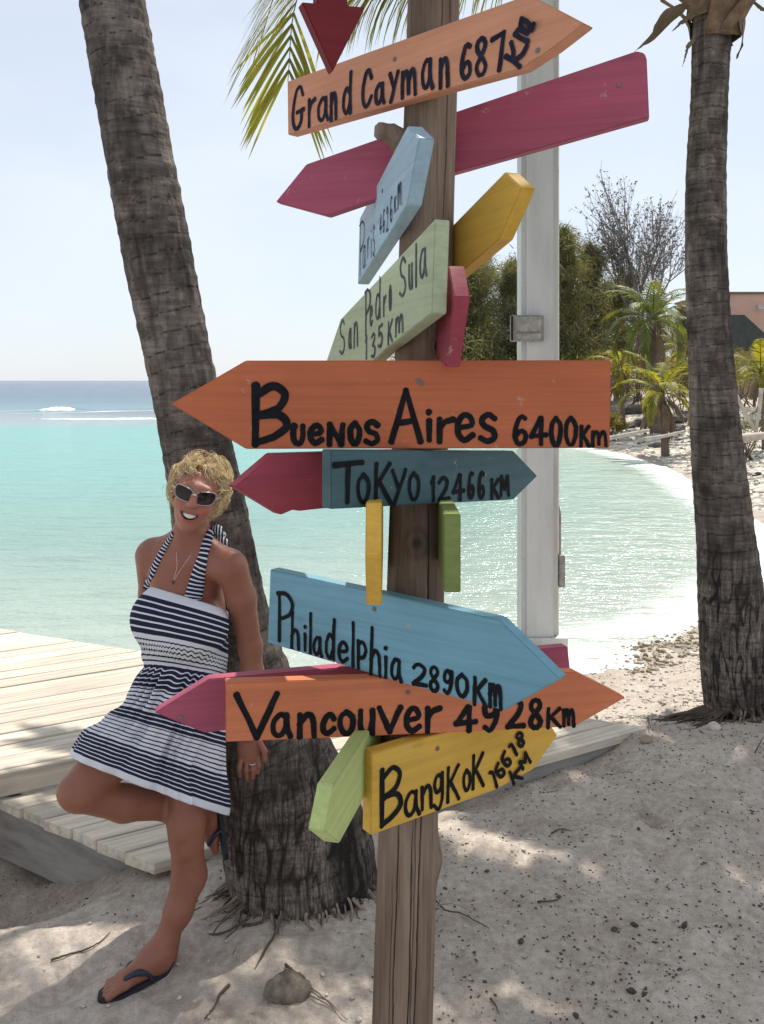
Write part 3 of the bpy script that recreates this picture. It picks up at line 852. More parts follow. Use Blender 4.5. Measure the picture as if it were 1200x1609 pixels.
# bare, wispy tree
def bare_tree(base, H, seed):
    rr = np.random.default_rng(seed)
    mb = MB(); buds = []
    def grow(p, d, L, r, lvl):
        n = 6; pts = [p]
        for i in range(n):
            d = d + rr.normal(0, 0.07, 3) + np.array([0, 0, 0.035]); d /= np.linalg.norm(d)
            pts.append(pts[-1] + d*L/n)
        mb.tube(pts, np.linspace(r, r*0.55, n+1), 5 if lvl < 2 else 3, False)
        if lvl >= 4:
            buds.append(pts[-1]); buds.append(pts[3]); return
        nb = [9, 6, 4, 3][lvl]
        for k in range(nb):
            i = rr.integers(1 if lvl else 2, n+1)
            az = rr.uniform(0, 6.28); sp = rr.uniform(0.25, 0.62)
            pe = np.cross(d, [math.cos(az), math.sin(az), 0.2]); pe /= np.linalg.norm(pe) + 1e-9
            dn = d*math.cos(sp) + pe*math.sin(sp); dn[2] += 0.15
            grow(pts[i], dn/np.linalg.norm(dn), L*rr.uniform(0.45, 0.68), max(0.0045, r*0.5), lvl+1)
        grow(pts[-1], d, L*0.6, max(0.0045, r*0.55), lvl+1)
    grow(np.array(base, float), np.array([0.02, 0, 1.0]), H*0.44, 0.13, 0)
    V = []
    for b in buds:
        if rr.random() < 0.6:
            for _ in range(3):
                w = rr.uniform(0.025, 0.065); s_ = rr.normal(size=3); s_ /= np.linalg.norm(s_); d_ = rr.normal(size=3); d_ /= np.linalg.norm(d_)
                o_ = b + rr.normal(0, 0.04, 3)
                V.append([o_ - s_*w, o_ + s_*w, o_ + d_*w*2.4])
    V = np.array(V).reshape(-1, 3)
    return mb, V
bx = W(1003, 0, 42)[0]; bz = gz(bx, 42)
bt = empty('bare_tree', (bx, 42, bz), 'almost leafless wispy tree rising above the palm against the sky', 'tree')
mb, V = bare_tree((bx, 42, bz-0.2), (W(0, 232, 42)[2] - bz) * 0.98, 5)
mb.build('trunk', M_TWIG, bt); mesh_obj('crown', V, np.arange(len(V)).reshape(-1, 3), M_TWIG, bt)

# young coconut palms on the far beach
def small_palm(px, base_y, Y_, cy, L, n, seed, label, mat, e_lo, e_hi, droop, dry=6, r=0.09):
    x = W(px, 0, Y_)[0]; z = gz(x, Y_)
    root = empty('young_palm', (x, Y_, z), label, 'palm tree', 'palms on the far beach')
    c = np.array([x, Y_, W(px, cy, Y_)[2]])
    tb = MB(); tb.tube(catmull([(x+0.1, Y_, z-0.2), (x+0.06, Y_, (z+c[2])/2), c], 12), np.linspace(r*1.3, r*0.8, 12), 9)
    tb.build('trunk', M_TRK, root, smooth=True)
    crown(root, c, n, L, seed*0.7, e_lo, e_hi, droop, seed, npair=26, leafL=L*0.26, leafw=0.05, mat=mat, r0=0.02, sag=0.8, nseg=3)
    if dry: crown(root, c - np.array([0, 0, 0.1]), dry, L*0.8, seed*1.3, -55, -20, 50, seed+50, npair=18, leafL=L*0.2, leafw=0.045, mat=M_DRY, r0=0.015, sag=1.2, nseg=3)
    return root
small_palm(1026, 600, 31, 505, 2.3, 20, 3, 'green young palm with arching fronds left of the right trunk', M_FRONDB, -10, 80, 100, 6, 0.16)
small_palm(1040, 680, 25, 618, 1.55, 13, 4, 'small yellow-green palm with brown skirt standing among rocks', M_FRONDY, 5, 80, 85, 9, 0.10)
small_palm(1195, 700, 24, 585, 1.3, 9, 6, 'slim young palm cut off by the right edge of the picture', M_FRONDY, 0, 75, 90, 3, 0.05)
small_palm(975, 640, 33, 575, 1.6, 11, 8, 'yellowing low palm beside the right end of the largest orange board', M_FRONDY, -5, 70, 95, 6, 0.08)
small_palm(1085, 640, 36, 560, 1.7, 12, 9, 'low palm tuft half behind the right trunk', M_FRONDY, -5, 70, 95, 5, 0.08)

def bush(px, Y_, top_y, wid, seed, mat, label, n=1500, leaf=0.09):
    rr = np.random.default_rng(seed)
    x = W(px, 0, Y_)[0]; z = gz(x, Y_); h = W(px, top_y, Y_)[2] - z
    root = empty('shrub', (x, Y_, z), label, 'shrub', 'shrubs behind the beach')
    st = MB()
    cl_ = []
    for k in range(9):
        a = rr.uniform(0, 6.28); e = rr.uniform(0.5, 1.5)
        q = np.array([x, Y_, z]) + np.array([math.cos(a)*wid*0.4*rr.random(), math.sin(a)*wid*0.4*rr.random(), h*rr.uniform(0.4, 0.85)])
        q[0] += rr.normal(0, wid*0.22); 
        st.tube(catmull([(x + rr.normal(0, .2)*wid, Y_ + rr.normal(0, .1), z-0.05), ((x+q[0])/2, Y_, z+h*0.3), q], 6), np.linspace(0.03, 0.01, 6), 4, False); cl_.append((q, rr.uniform(0.22, 0.42)*min(wid, h*1.3)))
    V = []
    for k in range(n):
        q, r = cl_[rr.integers(len(cl_))]
        d = rr.normal(size=3); d /= np.linalg.norm(d)
        p = q + d * r * rr.random()**0.4 * np.array([1.1, 1.0, 0.8])
        if p[2] < z: continue
        s_ = rr.normal(size=3); s_ /= np.linalg.norm(s_); dd = rr.normal(size=3) + np.array([0, 0, .3]); dd /= np.linalg.norm(dd)
        l_ = leaf*rr.uniform(0.6, 1.3)
        V.append([p - s_*l_*0.25, p + s_*l_*0.25, p + dd*l_])
    V = np.array(V).reshape(-1, 3)
    st.build('stem', M_TRK, root); mesh_obj('leaves', V, np.arange(len(V)).reshape(-1, 3), mat, root)
BUSH = [(945, 37, 545, 2.2, M_BUSHY, 'yellow shrub at the right end of the largest orange board'),
        (1000, 38, 560, 2.6, M_BUSHY, 'yellow-brown shrub behind the small palm'),
        (1062, 36, 548, 2.4, M_BUSHY, 'golden shrub just left of the right trunk'),
        (905, 38, 540, 2.6, M_BUSH, 'green shrub right of the white pole behind the orange board'),
        (1165, 36, 545, 2.4, M_BUSH, 'light green shrub right of the right trunk under the house'),
        (1205, 34, 560, 2.6, M_BUSH, 'light green shrub at the right picture edge'),
        (1170, 22, 645, 1.1, M_BUSH, 'small low shrub among driftwood right of the trunk'),
        (1120, 38, 570, 3.0, M_BUSH, 'green shrub hidden behind the right trunk'),
        (760, 36, 560, 3.2, M_BUSH, 'green shrub below the casuarinas near the signpost'),
        (840, 37, 556, 3.2, M_BUSH, 'green shrub behind the white pole'),
        (965, 30, 642, 0.7, M_BUSHY, 'tiny yellow plant on the far sand')]
for i, (px, Y_, ty, wd, m_, lab) in enumerate(BUSH):
    bush(px, Y_, ty, wd, 60+i, m_, lab, 1300 if Y_ > 25 else 600, 0.14 if Y_ > 25 else 0.08)

# house beyond the right trunk
t = NT('pink_block_wall'); v = t.coords('Object')
bk = t.n('ShaderNodeTexBrick'); bk.inputs['Scale'].default_value = 2.2
bk.inputs['Color1'].default_value = (0.58, 0.37, 0.28, 1); bk.inputs['Color2'].default_value = (0.54, 0.34, 0.26, 1); bk.inputs['Mortar'].default_value = (0.5, 0.34, 0.27, 1)
mpv = t.coords('Object', (1, 1, 1)); sx = t.n('ShaderNodeSeparateXYZ'); t.l(mpv, sx.inputs[0]); cb = t.n('ShaderNodeCombineXYZ'); t.l(sx.outputs[0], cb.inputs[0]); t.l(sx.outputs[2], cb.inputs[1]); t.l(cb.outputs[0], bk.inputs['Vector'])
M_HW = t.done(bk.outputs['Color'], 0.9)
M_ROOF = mat_plain('dark_roof', (0.045, 0.055, 0.05), 0.7, 0.3, 0.2, 3)
M_CAP = mat_plain('parapet_cap', (0.16, 0.12, 0.10), 0.8)
HX, HY = W(1128, 0, 50)[0], 50.0
hz = gz(HX, HY)
house = empty('house', (HX+3, HY, hz), 'terracotta block house with flat parapet behind the right trunk', 'house')
ztop = W(0, 462, HY)[2]
mb = MB(); mb.box((HX, HY, hz-0.5), (HX+9, HY+7, ztop)); mb.build('wall', M_HW, house)
mb = MB(); mb.box((HX-0.12, HY-0.12, ztop+0.002), (HX+9.12, HY+7.12, ztop+0.12)); mb.build('parapet_cap', M_CAP, house)
zr0, zr1 = W(0, 500, HY)[2], W(0, 545, HY)[2]
xr0, xr1 = W(1140, 0, HY)[0], W(1186, 0, HY)[0]
mesh_obj('porch_roof', [(xr0-2, HY-2.6, zr0), (xr0, HY-2.6, zr0), (xr1+0.4, HY-2.6, zr1-0.25), (xr0-2, HY-2.6, zr1-0.25),
                        (xr0-2, HY-0.003, zr0), (xr0, HY-0.003, zr0), (xr1+0.4, HY-0.003, zr1-0.25), (xr0-2, HY-0.003, zr1-0.25)],
         [(0,1,2,3),(4,7,6,5),(0,4,5,1),(1,5,6,2),(2,6,7,3),(3,7,4,0)], M_ROOF, house)
lx = W(1192, 0, HY)[0]; lz = W(0, 484, HY)[2]
mb = MB(); mb.tube([(lx, HY, lz), (lx, HY-0.35, lz+0.05)], 0.04, 6); mb.box((lx-0.28, HY-0.55, lz-0.12), (lx+0.22, HY-0.36, lz+0.12)); mb.build('wall_lamp', mat_plain('lamp_grey', (0.4, 0.4, 0.4)), house)

# ---------------------------------------------------------------- white pole in the shallows
t = NT('white_painted_concrete'); v = t.pos()
n1 = t.noise(t.pos((6, 6, 1.2)), 1.0, 5); n2 = t.noise(v, 30, 3)
c = t.ramp(n1, [(0.35, (0.47, 0.46, 0.44)), (0.6, (0.56, 0.55, 0.53))])
c = t.mix(t.maprange(n2, 0.64, 0.72, 0, 0.35), c, (0.34, 0.29, 0.24))
M_POLE = t.done(c, 0.6, t.bump(n2, 0.1, 0.004), 0.3)
M_BOX = mat_plain('weathered_grey_box', (0.30, 0.275, 0.245), 0.7, 0.4, 0.35, 16, 0.3)
M_DARK = mat_plain('dark_gap', (0.03, 0.027, 0.025), 0.9)
YPO = 7.2
pw = 58/FPX*YPO
px0 = W(820, 0, YPO)[0]; zb = W(0, 1001, YPO)[2]
pole = empty('lamp_pole', (px0 + pw/2, YPO + pw/2, zb), 'square white pole standing at the water edge behind the signs', 'pole')
bm = bmesh.new(); bmesh.ops.create_cube(bm, size=1); bmesh.ops.scale(bm, vec=(pw, pw, 6.6), verts=bm.verts)
bmesh.ops.bevel(bm, geom=[e for e in bm.edges if abs(e.verts[0].co.z - e.verts[1].co.z) > 1], offset=0.045, segments=4, affect='EDGES')
me = bpy.data.meshes.new('shaft'); bm.to_mesh(me); bm.free(); me.materials.append(M_POLE)
for p_ in me.polygons: p_.use_smooth = False
place(bpy.data.objects.new('shaft', me), pole, Matrix.Translation((px0+pw/2, YPO+pw/2, zb+3.3)))
mb = MB(); mb.box((px0-0.03, YPO-0.03, zb-0.35), (px0+pw+0.07, YPO+pw+0.03, zb-0.002)); mb.build('base_block', M_POLE, pole)
xr = px0 + pw
mb = MB(); mb.tube([(xr+0.012, YPO+0.10, zb), (xr+0.012, YPO+0.10, zb+6.6)], 0.011, 8); mb.build('conduit', mat_plain('cream_conduit', (0.75, 0.70, 0.60)), pole)
def boxpart(x0, y0, x1, y1, d0, d1, name, mat, par):
    a = W(x0, y1, YPO); b = W(x1, y0, YPO)
    bm = bmesh.new(); bmesh.ops.create_cube(bm, size=1)
    bmesh.ops.scale(bm, vec=(b[0]-a[0], d1-d0, b[2]-a[2]), verts=bm.verts)
    bmesh.ops.bevel(bm, geom=list(bm.edges), offset=0.006, segments=2, affect='EDGES')
    me = bpy.data.meshes.new(name); bm.to_mesh(me); bm.free(); me.materials.append(mat)
    return place(bpy.data.objects.new(name, me), par, Matrix.Translation(((a[0]+b[0])/2, YPO+(d0+d1)/2, (a[2]+b[2])/2)))
jb = boxpart(801, 496, 852, 537, -0.07, -0.002, 'junction_box', M_BOX, pole)
boxpart(806, 498, 848, 522, -0.085, -0.0705, 'cover_flap', M_BOX, jb)
boxpart(806, 524, 848, 534, -0.082, -0.0705, 'cover_flap', M_BOX, jb)
boxpart(800.2, 497, 804, 536, -0.078, -0.0705, 'hinge', M_DARK, jb)
sb = boxpart(880, 875, 890, 926, 0.05, 0.16, 'side_box', M_BOX, pole)
mb = MB(); p = W(885, 875, YPO); mb.tube([(xr+0.03, YPO+0.1, p[2]), (xr+0.03, YPO+0.1, p[2]+0.35), (xr+0.012, YPO+0.1, p[2]+0.42)], 0.009, 6); mb.build('conduit', M_BOX, pole)
# ---------------------------------------------------------------- signpost
YPOST = 1.62
RPOST = 0.053
def post_px(y): return 681 - (y - 10) * 0.0309
def post_axis(y): return np.array([(post_px(y) - CXP) / FPX * YPOST, YPOST])

def mat_paint(name, col, wear=0.25, rough=0.55, under=(0.42, 0.33, 0.24)):
    t = NT(name)
    oi = t.n('ShaderNodeObjectInfo')
    tc = t.n('ShaderNodeTexCoord')
    ad = t.n('ShaderNodeVectorMath', operation='ADD'); t.l(tc.outputs['Object'], ad.inputs[0]); t.l(oi.outputs['Location'], ad.inputs[1])
    def mp(sc):
        m = t.n('ShaderNodeMapping'); m.inputs['Scale'].default_value = sc; t.l(ad.outputs[0], m.inputs['Vector']); return m.outputs[0]
    gr = t.noise(mp((3, 60, 120)), 1.0, 4, 0.6)
    bl = t.noise(mp((4, 4, 6)), 1.0, 5, 0.6)
    sk = t.noise(mp((30, 30, 30)), 1.0, 4, 0.7)
    kn = t.n('ShaderNodeTexVoronoi', Scale=1.0); t.l(mp((5.0, 1, 9)), kn.inputs['Vector'])
    c = t.ramp(bl, [(0.3, tuple(x*0.86 for x in col)), (0.7, tuple(min(1, x*1.08) for x in col))])
    c = t.mix(0.38, c, t.ramp(gr, [(0.3, (0.68, 0.66, 0.64)), (0.6, (1.06, 1.06, 1.06))]), 'MULTIPLY')
    g2 = t.noise(mp((1.2, 30, 34)), 1.0, 4, 0.7)
    c = t.mix(0.2, c, t.ramp(g2, [(0.34, (0.72, 0.72, 0.72)), (0.62, (1.1, 1.1, 1.1))]), 'MULTIPLY')
    c = t.mix(t.maprange(kn.outputs['Distance'], 0.10, 0.04, 0, 0.38), c, tuple(x*0.45 for x in col))
    c = t.mix(t.maprange(sk, 0.66, 0.71, 0, min(1, wear*2)), c, under)
    sc2 = t.noise(mp((14, 14, 190)), 1.0, 3, 0.6)
    c = t.mix(t.maprange(sc2, 0.70, 0.76, 0, wear*1.4), c, tuple(min(1, x*1.5+0.05) for x in col))
    return t.done(c, rough, t.bump(t.math('ADD', gr, t.math('MULTIPLY', sk, 0.3)), 0.22, 0.003), 0.2)
PAINT = {
 'orange': mat_paint('orange_paint', (0.47, 0.128, 0.052)),
 'orange2': mat_paint('faded_orange_paint', (0.57, 0.255, 0.145)),
 'orange3': mat_paint('light_orange_paint', (0.55, 0.170, 0.075)),
 'pink': mat_paint('raspberry_paint', (0.38, 0.082, 0.128)),
 'pink2': mat_paint('deep_pink_paint', (0.33, 0.058, 0.082)),
 'blue': mat_paint('sky_blue_paint', (0.165, 0.335, 0.41)),
 'paleblue': mat_paint('faded_blue_paint', (0.34, 0.47, 0.55)),
 'dusk': mat_paint('shaded_blue_paint', (0.062, 0.120, 0.130), 0.5),  # light blue paint with the board's shade put into the colour
 'palegreen': mat_paint('faded_green_paint', (0.42, 0.46, 0.29)),
 'green': mat_paint('green_paint', (0.17, 0.21, 0.06)),
 'lime': mat_paint('lime_paint', (0.46, 0.53, 0.20)),
 'yellow': mat_paint('yellow_paint', (0.62, 0.365, 0.06)),
 'red': mat_paint('red_paint', (0.16, 0.013, 0.016), 0.05),
}
t = NT('black_paint'); v = t.coords('Object')
M_BLACK = t.done(t.ramp(t.noise(v, 60, 3), [(0.3, (0.006, 0.006, 0.007)), (0.75, (0.014, 0.014, 0.016))]), 0.6, None, 0.08)
t = NT('faded_black_paint'); v = t.coords('Object')
M_FADE = t.done(t.ramp(t.noise(v, 50, 4), [(0.3, (0.045, 0.05, 0.065)), (0.75, (0.13, 0.14, 0.16))]), 0.8, None, 0.05)
t = NT('navy_black_paint'); v = t.coords('Object')
M_NAVY = t.done(t.ramp(t.noise(v, 50, 4), [(0.3, (0.014, 0.013, 0.022)), (0.75, (0.03, 0.027, 0.042))]), 0.7, None, 0.06)
M_SCREW = mat_plain('rusty_screw', (0.16, 0.11, 0.09), 0.5, 0.5)

GL = {
'G': [[(.95,.80),(.72,1),(.38,.92),(.1,.5),(.1,.15),(.4,0),(.78,.15),(.85,.42)], [(.45,.40),(1,.44)]],
'r': [[(.15,.95),(.15,0)], [(.15,.5),(.45,.82),(.95,.95)]],
'a': [[(.78,.9),(.45,1),(.1,.65),(.1,.22),(.38,.03),(.7,.3),(.8,.9)], [(.8,.98),(.82,.35),(1,.0)]],
'n': [[(.1,.97),(.1,0)], [(.1,.55),(.5,.97),(.84,.8),(.92,0)]],
'd': [[(.75,.5),(.4,.62),(.08,.4),(.1,.1),(.45,0),(.78,.28)], [(.88,1),(.80,.5),(.82,0)]],
'C': [[(.95,.78),(.7,1),(.35,.88),(.08,.5),(.12,.15),(.45,0),(.95,.25)]],
'y': [[(.05,1),(.5,.45)], [(1,1),(.15,0)]],
'm': [[(.05,.95),(.05,0)], [(.05,.55),(.28,.98),(.46,.8),(.5,.12)], [(.5,.55),(.75,.98),(.93,.8),(1,0)]],
'6': [[(.85,.95),(.5,1),(.15,.65),(.05,.25),(.35,0),(.8,.1),(.9,.35),(.55,.5),(.15,.3)]],
'8': [[(.5,.52),(.15,.72),(.25,.95),(.65,1),(.88,.8),(.5,.52),(.1,.25),(.25,.02),(.65,0),(.92,.22),(.5,.52)]],
'7': [[(0,.90),(1,1)], [(1,1),(.6,0)]],
'K': [[(.12,1),(.08,0)], [(.95,1),(.12,.45)], [(.3,.56),(1,0)]],
'P': [[(.12,1),(.12,0)], [(.0,.98),(.6,1),(1,.82),(.8,.58),(.15,.46)]],
'S': [[(.9,.85),(.55,1),(.12,.82),(.3,.56),(.8,.42),(.92,.15),(.5,0),(.05,.12)]],
'e': [[(.1,.48),(.9,.6),(.8,.92),(.45,1),(.1,.7),(.1,.25),(.45,0),(.95,.2)]],
'0': [[(.5,1),(.12,.8),(.05,.4),(.3,.03),(.65,.02),(.95,.4),(.88,.8),(.5,1)]],
'u': [[(.1,1),(.08,.3),(.35,0),(.72,.1),(.88,.45)], [(.9,1),(.92,0)]],
'U': [[(.1,1),(.08,.3),(.35,0),(.72,.05),(.9,.4),(.9,1)], [(.0,1),(.2,.98)]],
'l': [[(.55,1),(.45,0)]],
'i': [[(.5,.66),(.5,0)], [(.48,.95),(.54,.98)]],
'1': [[(.1,.78),(.6,1)], [(.6,1),(.55,0)]],
'2': [[(.05,.8),(.4,1),(.85,.85),(.72,.5),(.05,.03)], [(.05,.03),(1,.05)]],
'3': [[(.1,.9),(.6,1),(.85,.78),(.35,.52)], [(.35,.52),(.9,.35),(.7,.02),(.05,.08)]],
'4': [[(.62,1),(.05,.30)], [(.05,.30),(1,.36)], [(.70,1),(.68,0)]],
'5': [[(.95,1),(.2,.97)], [(.2,.97),(.15,.58)], [(.15,.58),(.65,.62),(.95,.3),(.55,0),(.05,.08)]],
'9': [[(.85,.75),(.5,1),(.1,.8),(.2,.5),(.7,.55),(.88,.85)], [(.9,.95),(.85,.4),(.45,0),(.1,.1)]],
'B': [[(.10,1),(.08,0)], [(.10,.84),(.6,1),(.95,.86),(.75,.62),(.2,.5)], [(.2,.5),(.8,.5),(1,.3),(.6,.12),(.1,.02)]],
'N': [[(.08,0),(.10,1)], [(.10,1),(.85,.02)], [(.85,.02),(.95,1)]],
'A': [[(.0,0),(.5,1)], [(.5,1),(1,0)], [(.22,.36),(.8,.41)]],
'T': [[(0,.95),(1,1)], [(.5,.97),(.45,0)]],
'h': [[(.2,1),(.1,0)], [(.1,.32),(.45,.52),(.82,.42),(.9,0)]],
'p': [[(.1,1),(.1,0)], [(.1,.9),(.6,1),(.95,.75),(.7,.45),(.12,.4)]],
'V': [[(0,1),(.5,0)], [(.5,0),(1,1)]],
'g': [[(.85,.85),(.45,1),(.1,.75),(.3,.5),(.75,.6),(.85,.95)], [(.85,1),(.85,.3),(.5,0),(.05,.15)]],
'M': [[(.05,0),(.1,1)], [(.1,1),(.5,.35)], [(.5,.35),(.85,1)], [(.85,1),(1,0)]],
}
for a_, b_ in (('c', 'C'), ('o', '0'), ('O', '0'), ('s', 'S'), ('k', 'K'), ('v', 'V'), ('E', 'e')): GL[a_] = GL[b_]

class Board:
    def __init__(s, yaw, off, yc):
        a = math.radians(yaw)
        s.u = np.array([math.cos(a), math.sin(a), 0.0]); s.n = np.array([math.sin(a), -math.cos(a), 0.0])
        ax = post_axis(yc)
        s.p0 = np.array([ax[0], ax[1], 0]) + s.n * off
    def hit(s, px, py):
        d = np.array([(px-CXP)/FPX, 1.0, -(py-HOR)/FPX]); o = np.array([0, 0, CAMH])
        k = (s.n @ (s.p0 - o)) / (s.n @ d)
        return o + d*k
    def loc(s, px, py):
        p = s.hit(px, py)
        return np.array([(p - s.c) @ s.u, p[2] - s.c[2]])

signpost = empty('signpost', (post_axis(2060)[0], YPOST, float(ground(post_axis(2060)[0], YPOST))), 'wooden signpost crowded with brightly painted arrow boards pointing every way', 'signpost')
TH = 0.026

def ribbon(mb, P, w, y, rr):
    P = np.asarray(P, float)
    n = len(P)
    T = np.gradient(P, axis=0); T /= np.linalg.norm(T, axis=1, keepdims=True) + 1e-12
    N = np.stack([-T[:, 1], T[:, 0]], 1)
    ph = rr.uniform(0, 6.28)
    ws = w/2 * (1 + 0.10*np.sin(np.linspace(0, 4, n) + ph))
    L = P + N*ws[:, None]; R = P - N*ws[:, None]
    yy = y - np.linspace(0, 0.00022, n)
    V = [(q[0], yy[i], q[1]) for i, q in enumerate(L)] + [(q[0], yy[i], q[1]) for i, q in enumerate(R)]
    F = [(i, i+1, n+i+1, n+i) for i in range(n-1)]
    for c, e, sgn in ((P[0], 0, -1), (P[-1], n-1, 1)):
        a0 = len(V); y = yy[e]; V.append((c[0], y, c[1])); k = 9
        t0 = math.atan2(N[e][1], N[e][0]); blob = ws[e]*1.12
        for j in range(k):
            a = t0 - sgn*math.pi*j/(k-1)
            V.append((c[0] + math.cos(a)*blob, y, c[1] + math.sin(a)*blob))
        F += [(a0, a0+1+j, a0+2+j) for j in range(k-1)]
    mb.add(V, F)

def board(name, yaw, off, poly, paint, label, text=(), wpx=7.0, slope=0.0, raw=(), ink=None, thick=TH, screws=(), parent=None):
    ys = [p[1] for p in poly]; xs = [p[0] for p in poly]
    b = Board(yaw, off, sum(ys)/len(ys))
    b.c = b.hit((min(xs)+max(xs))/2, (min(ys)+max(ys))/2)
    pts = [b.loc(*p) for p in poly]
    M = Matrix(((b.u[0], -b.n[0], 0, b.c[0]), (b.u[1], -b.n[1], 0, b.c[1]), (0, 0, 1, b.c[2]), (0, 0, 0, 1)))
    bm = bmesh.new()
    fr = [bm.verts.new((p[0], 0, p[1])) for p in pts]; bk = [bm.verts.new((p[0], thick, p[1])) for p in pts]
    bm.faces.new(fr); bm.faces.new(bk[::-1]); m = len(pts)
    for i in range(m): bm.faces.new((fr[i], bk[i], bk[(i+1) % m], fr[(i+1) % m]))
    bmesh.ops.recalc_face_normals(bm, faces=bm.faces)
    bmesh.ops.bevel(bm, geom=list(bm.edges), offset=0.0016, segments=2, affect='EDGES')
    me = bpy.data.meshes.new(name); bm.to_mesh(me); bm.free(); me.materials.append(PAINT[paint])
    o = place(bpy.data.objects.new(name, me), parent or signpost, M)
    o['label'] = label
    rr = np.random.default_rng(abs(hash(label)) % 1000 if False else len(label)*7 + int(xs[0]))
    depth = b.c[1]
    if text or raw:
        yk = -0.0011
        for g_ in text:
            mb = MB(); yk = -0.0011
            ch, x0, y0, x1, y1 = g_[:5]; wp = g_[5] if len(g_) > 5 else wpx
            inset = wp*0.42
            x0 += inset; x1 -= inset; y0 += inset; y1 -= inset
            xc = (x0+x1)/2; hh = abs(slope)*(x1-x0)/2
            ya, yb = y0 + hh*0.8, y1 - hh*0.8
            for st in GL[ch]:
                q = [(x0 + (x1-x0)*gx, yb - (yb-ya)*gy + slope*(x0 + (x1-x0)*gx - xc)) for gx, gy in st]
                q2 = np.array([b.loc(*p) for p in q])
                q2 = catmull(q2, 22 if len(q2) > 2 else 6)
                q2 = q2 + rr.normal(0, 0.00025, q2.shape)
                ribbon(mb, q2, wp*depth/FPX, yk, rr); yk -= 0.00025
            mb.build('letter', ink or M_BLACK, o, M)
        for grp in raw:
          mb = MB()
          for st in grp:
            q2 = np.array([b.loc(*p) for p in st]); q2 = catmull(q2, 18 if len(q2) > 2 else 6)
            ribbon(mb, q2, wpx*depth/FPX, yk, rr); yk -= 0.00025
          mb.build('letter', ink or M_BLACK, o, M)
    for (sx, sy) in screws:
        q = b.loc(sx, sy)
        sm = MB(); th = np.linspace(0, 2*math.pi, 10, endpoint=False)
        sm.add([(q[0], -0.0022, q[1])] + [(q[0]+0.0042*math.cos(a), -0.0014, q[1]+0.0042*math.sin(a)) for a in th] + [(q[0]+0.0046*math.cos(a), 0.001, q[1]+0.0046*math.sin(a)) for a in th],
               [(0, 1+j, 1+(j+1) % 10) for j in range(10)] + [(1+j, 11+j, 11+(j+1) % 10, 1+(j+1) % 10) for j in range(10)])
        sm.build('screw', M_SCREW, o, M)
    return o

def T(s, ox, oy, rows):
    return [(r[0], ox + r[1]/s, oy + r[2]/s, ox + r[3]/s, oy + r[4]/s) + tuple(r[5:]) for r in rows]

# 1 top orange
s1 = 1200/260
txt = T(s1, 430, 0, [('G',120,610,232,960),('r',235,695,318,930),('a',305,690,410,900),('n',398,655,472,885),('d',488,510,585,842),('C',628,490,728,798),('a',722,590,818,775),('Y' if False else 'y',828,510,918,752),('m',915,485,1045,722),('a',1060,410,1168,668)]) + \
      T(s1, 680, 0, [('n',35,400,132,650),('6',192,305,296,592),('8',296,258,408,566),('7',418,225,532,532)])
rawk = [[[(680+x/s1, y/s1) for x, y in st] for st in g_] for g_ in (([(535,412),(580,440),(632,485)], [(572,312),(588,380),(580,430)], [(684,340),(650,400),(590,445)]),
        ([(690,302),(640,278),(602,250)], [(602,250),(630,215),(690,240)], [(690,240),(645,195),(650,140)], [(650,140),(690,165),(725,215)], [(725,215),(738,182)]))]
board('arrow_board', -47, RPOST+TH, [(451,128),(600,74),(814,-3),(842,-3),(918,37),(868,76),(819,108),(680,146),(452,212)], 'orange2',
      'faded orange board lettered Grand Cayman 687 km, highest of the lettered boards', txt, 8.0, -0.28, rawk, M_NAVY, screws=[(620,93),(845,79)])
# 2 raspberry board behind the post, top
board('arrow_board', -14.6, -RPOST, [(433,317),(481,258),(709,178),(1000,80),(1012,83),(1016,92),(1020,184),(709,272),(514,339)], 'pink',
      'blank raspberry board crossing behind the post under the topmost board', screws=[(972,134)])
# 3 faded blue, pointing at the viewer
s3 = 1073/180
tx3 = T(s3, 540, 190, [('P',142,915,205,1460),('a',172,1150,215,1400),('r',215,1070,250,1300),('i',250,1010,272,1290),('s',268,960,300,1280),
     ('4',332,870,366,1075),('6',362,820,396,1055),('2',395,790,428,1050),('6',430,700,466,960),('K',468,700,502,872),('m',500,560,552,830)])
board('arrow_board', -79, RPOST+TH, [(640,198),(658,217),(639,322),(621,352),(562,447),(565,343)], 'paleblue',
      'faded blue board lettered Paris 4626 km, its tip turned towards the viewer', tx3, 3.4, -1.25, (), M_NAVY, screws=[(601,300)])
# 4 faded green
s4 = 1200/260
tx4 = T(s4, 500, 330, [('S',148,780,202,1062),('a',213,850,250,1020),('n',250,795,297,1005),('P',333,560,388,915),('e',368,685,402,852),('d',408,480,464,805),('r',464,610,502,775),('o',508,540,540,740),
     ('S',583,325,645,645),('u',650,380,692,585),('l',700,240,722,562),('a',728,262,795,512),('1',334,905,366,1088),('3',378,880,424,1082),('5',428,822,476,1005),('K',498,790,548,982),('m',553,745,624,925)])
board('arrow_board', -71, RPOST+TH, [(683,344),(678,492),(608,547),(560,592),(492,640),(486,600),(513,566),(535,501)], 'palegreen',
      'faded green board lettered San Pedro Sula 135 km', tx4, 4.6, -0.75, (), M_FADE, screws=[(597,451)])
# 5 yellow behind the post
board('arrow_board', -72, -RPOST+0.004, [(793,270),(819,295),(784,376),(733,420),(690,457),(690,375),(707,358)], 'yellow',
      'blank yellow board jutting up to the right from behind the post')
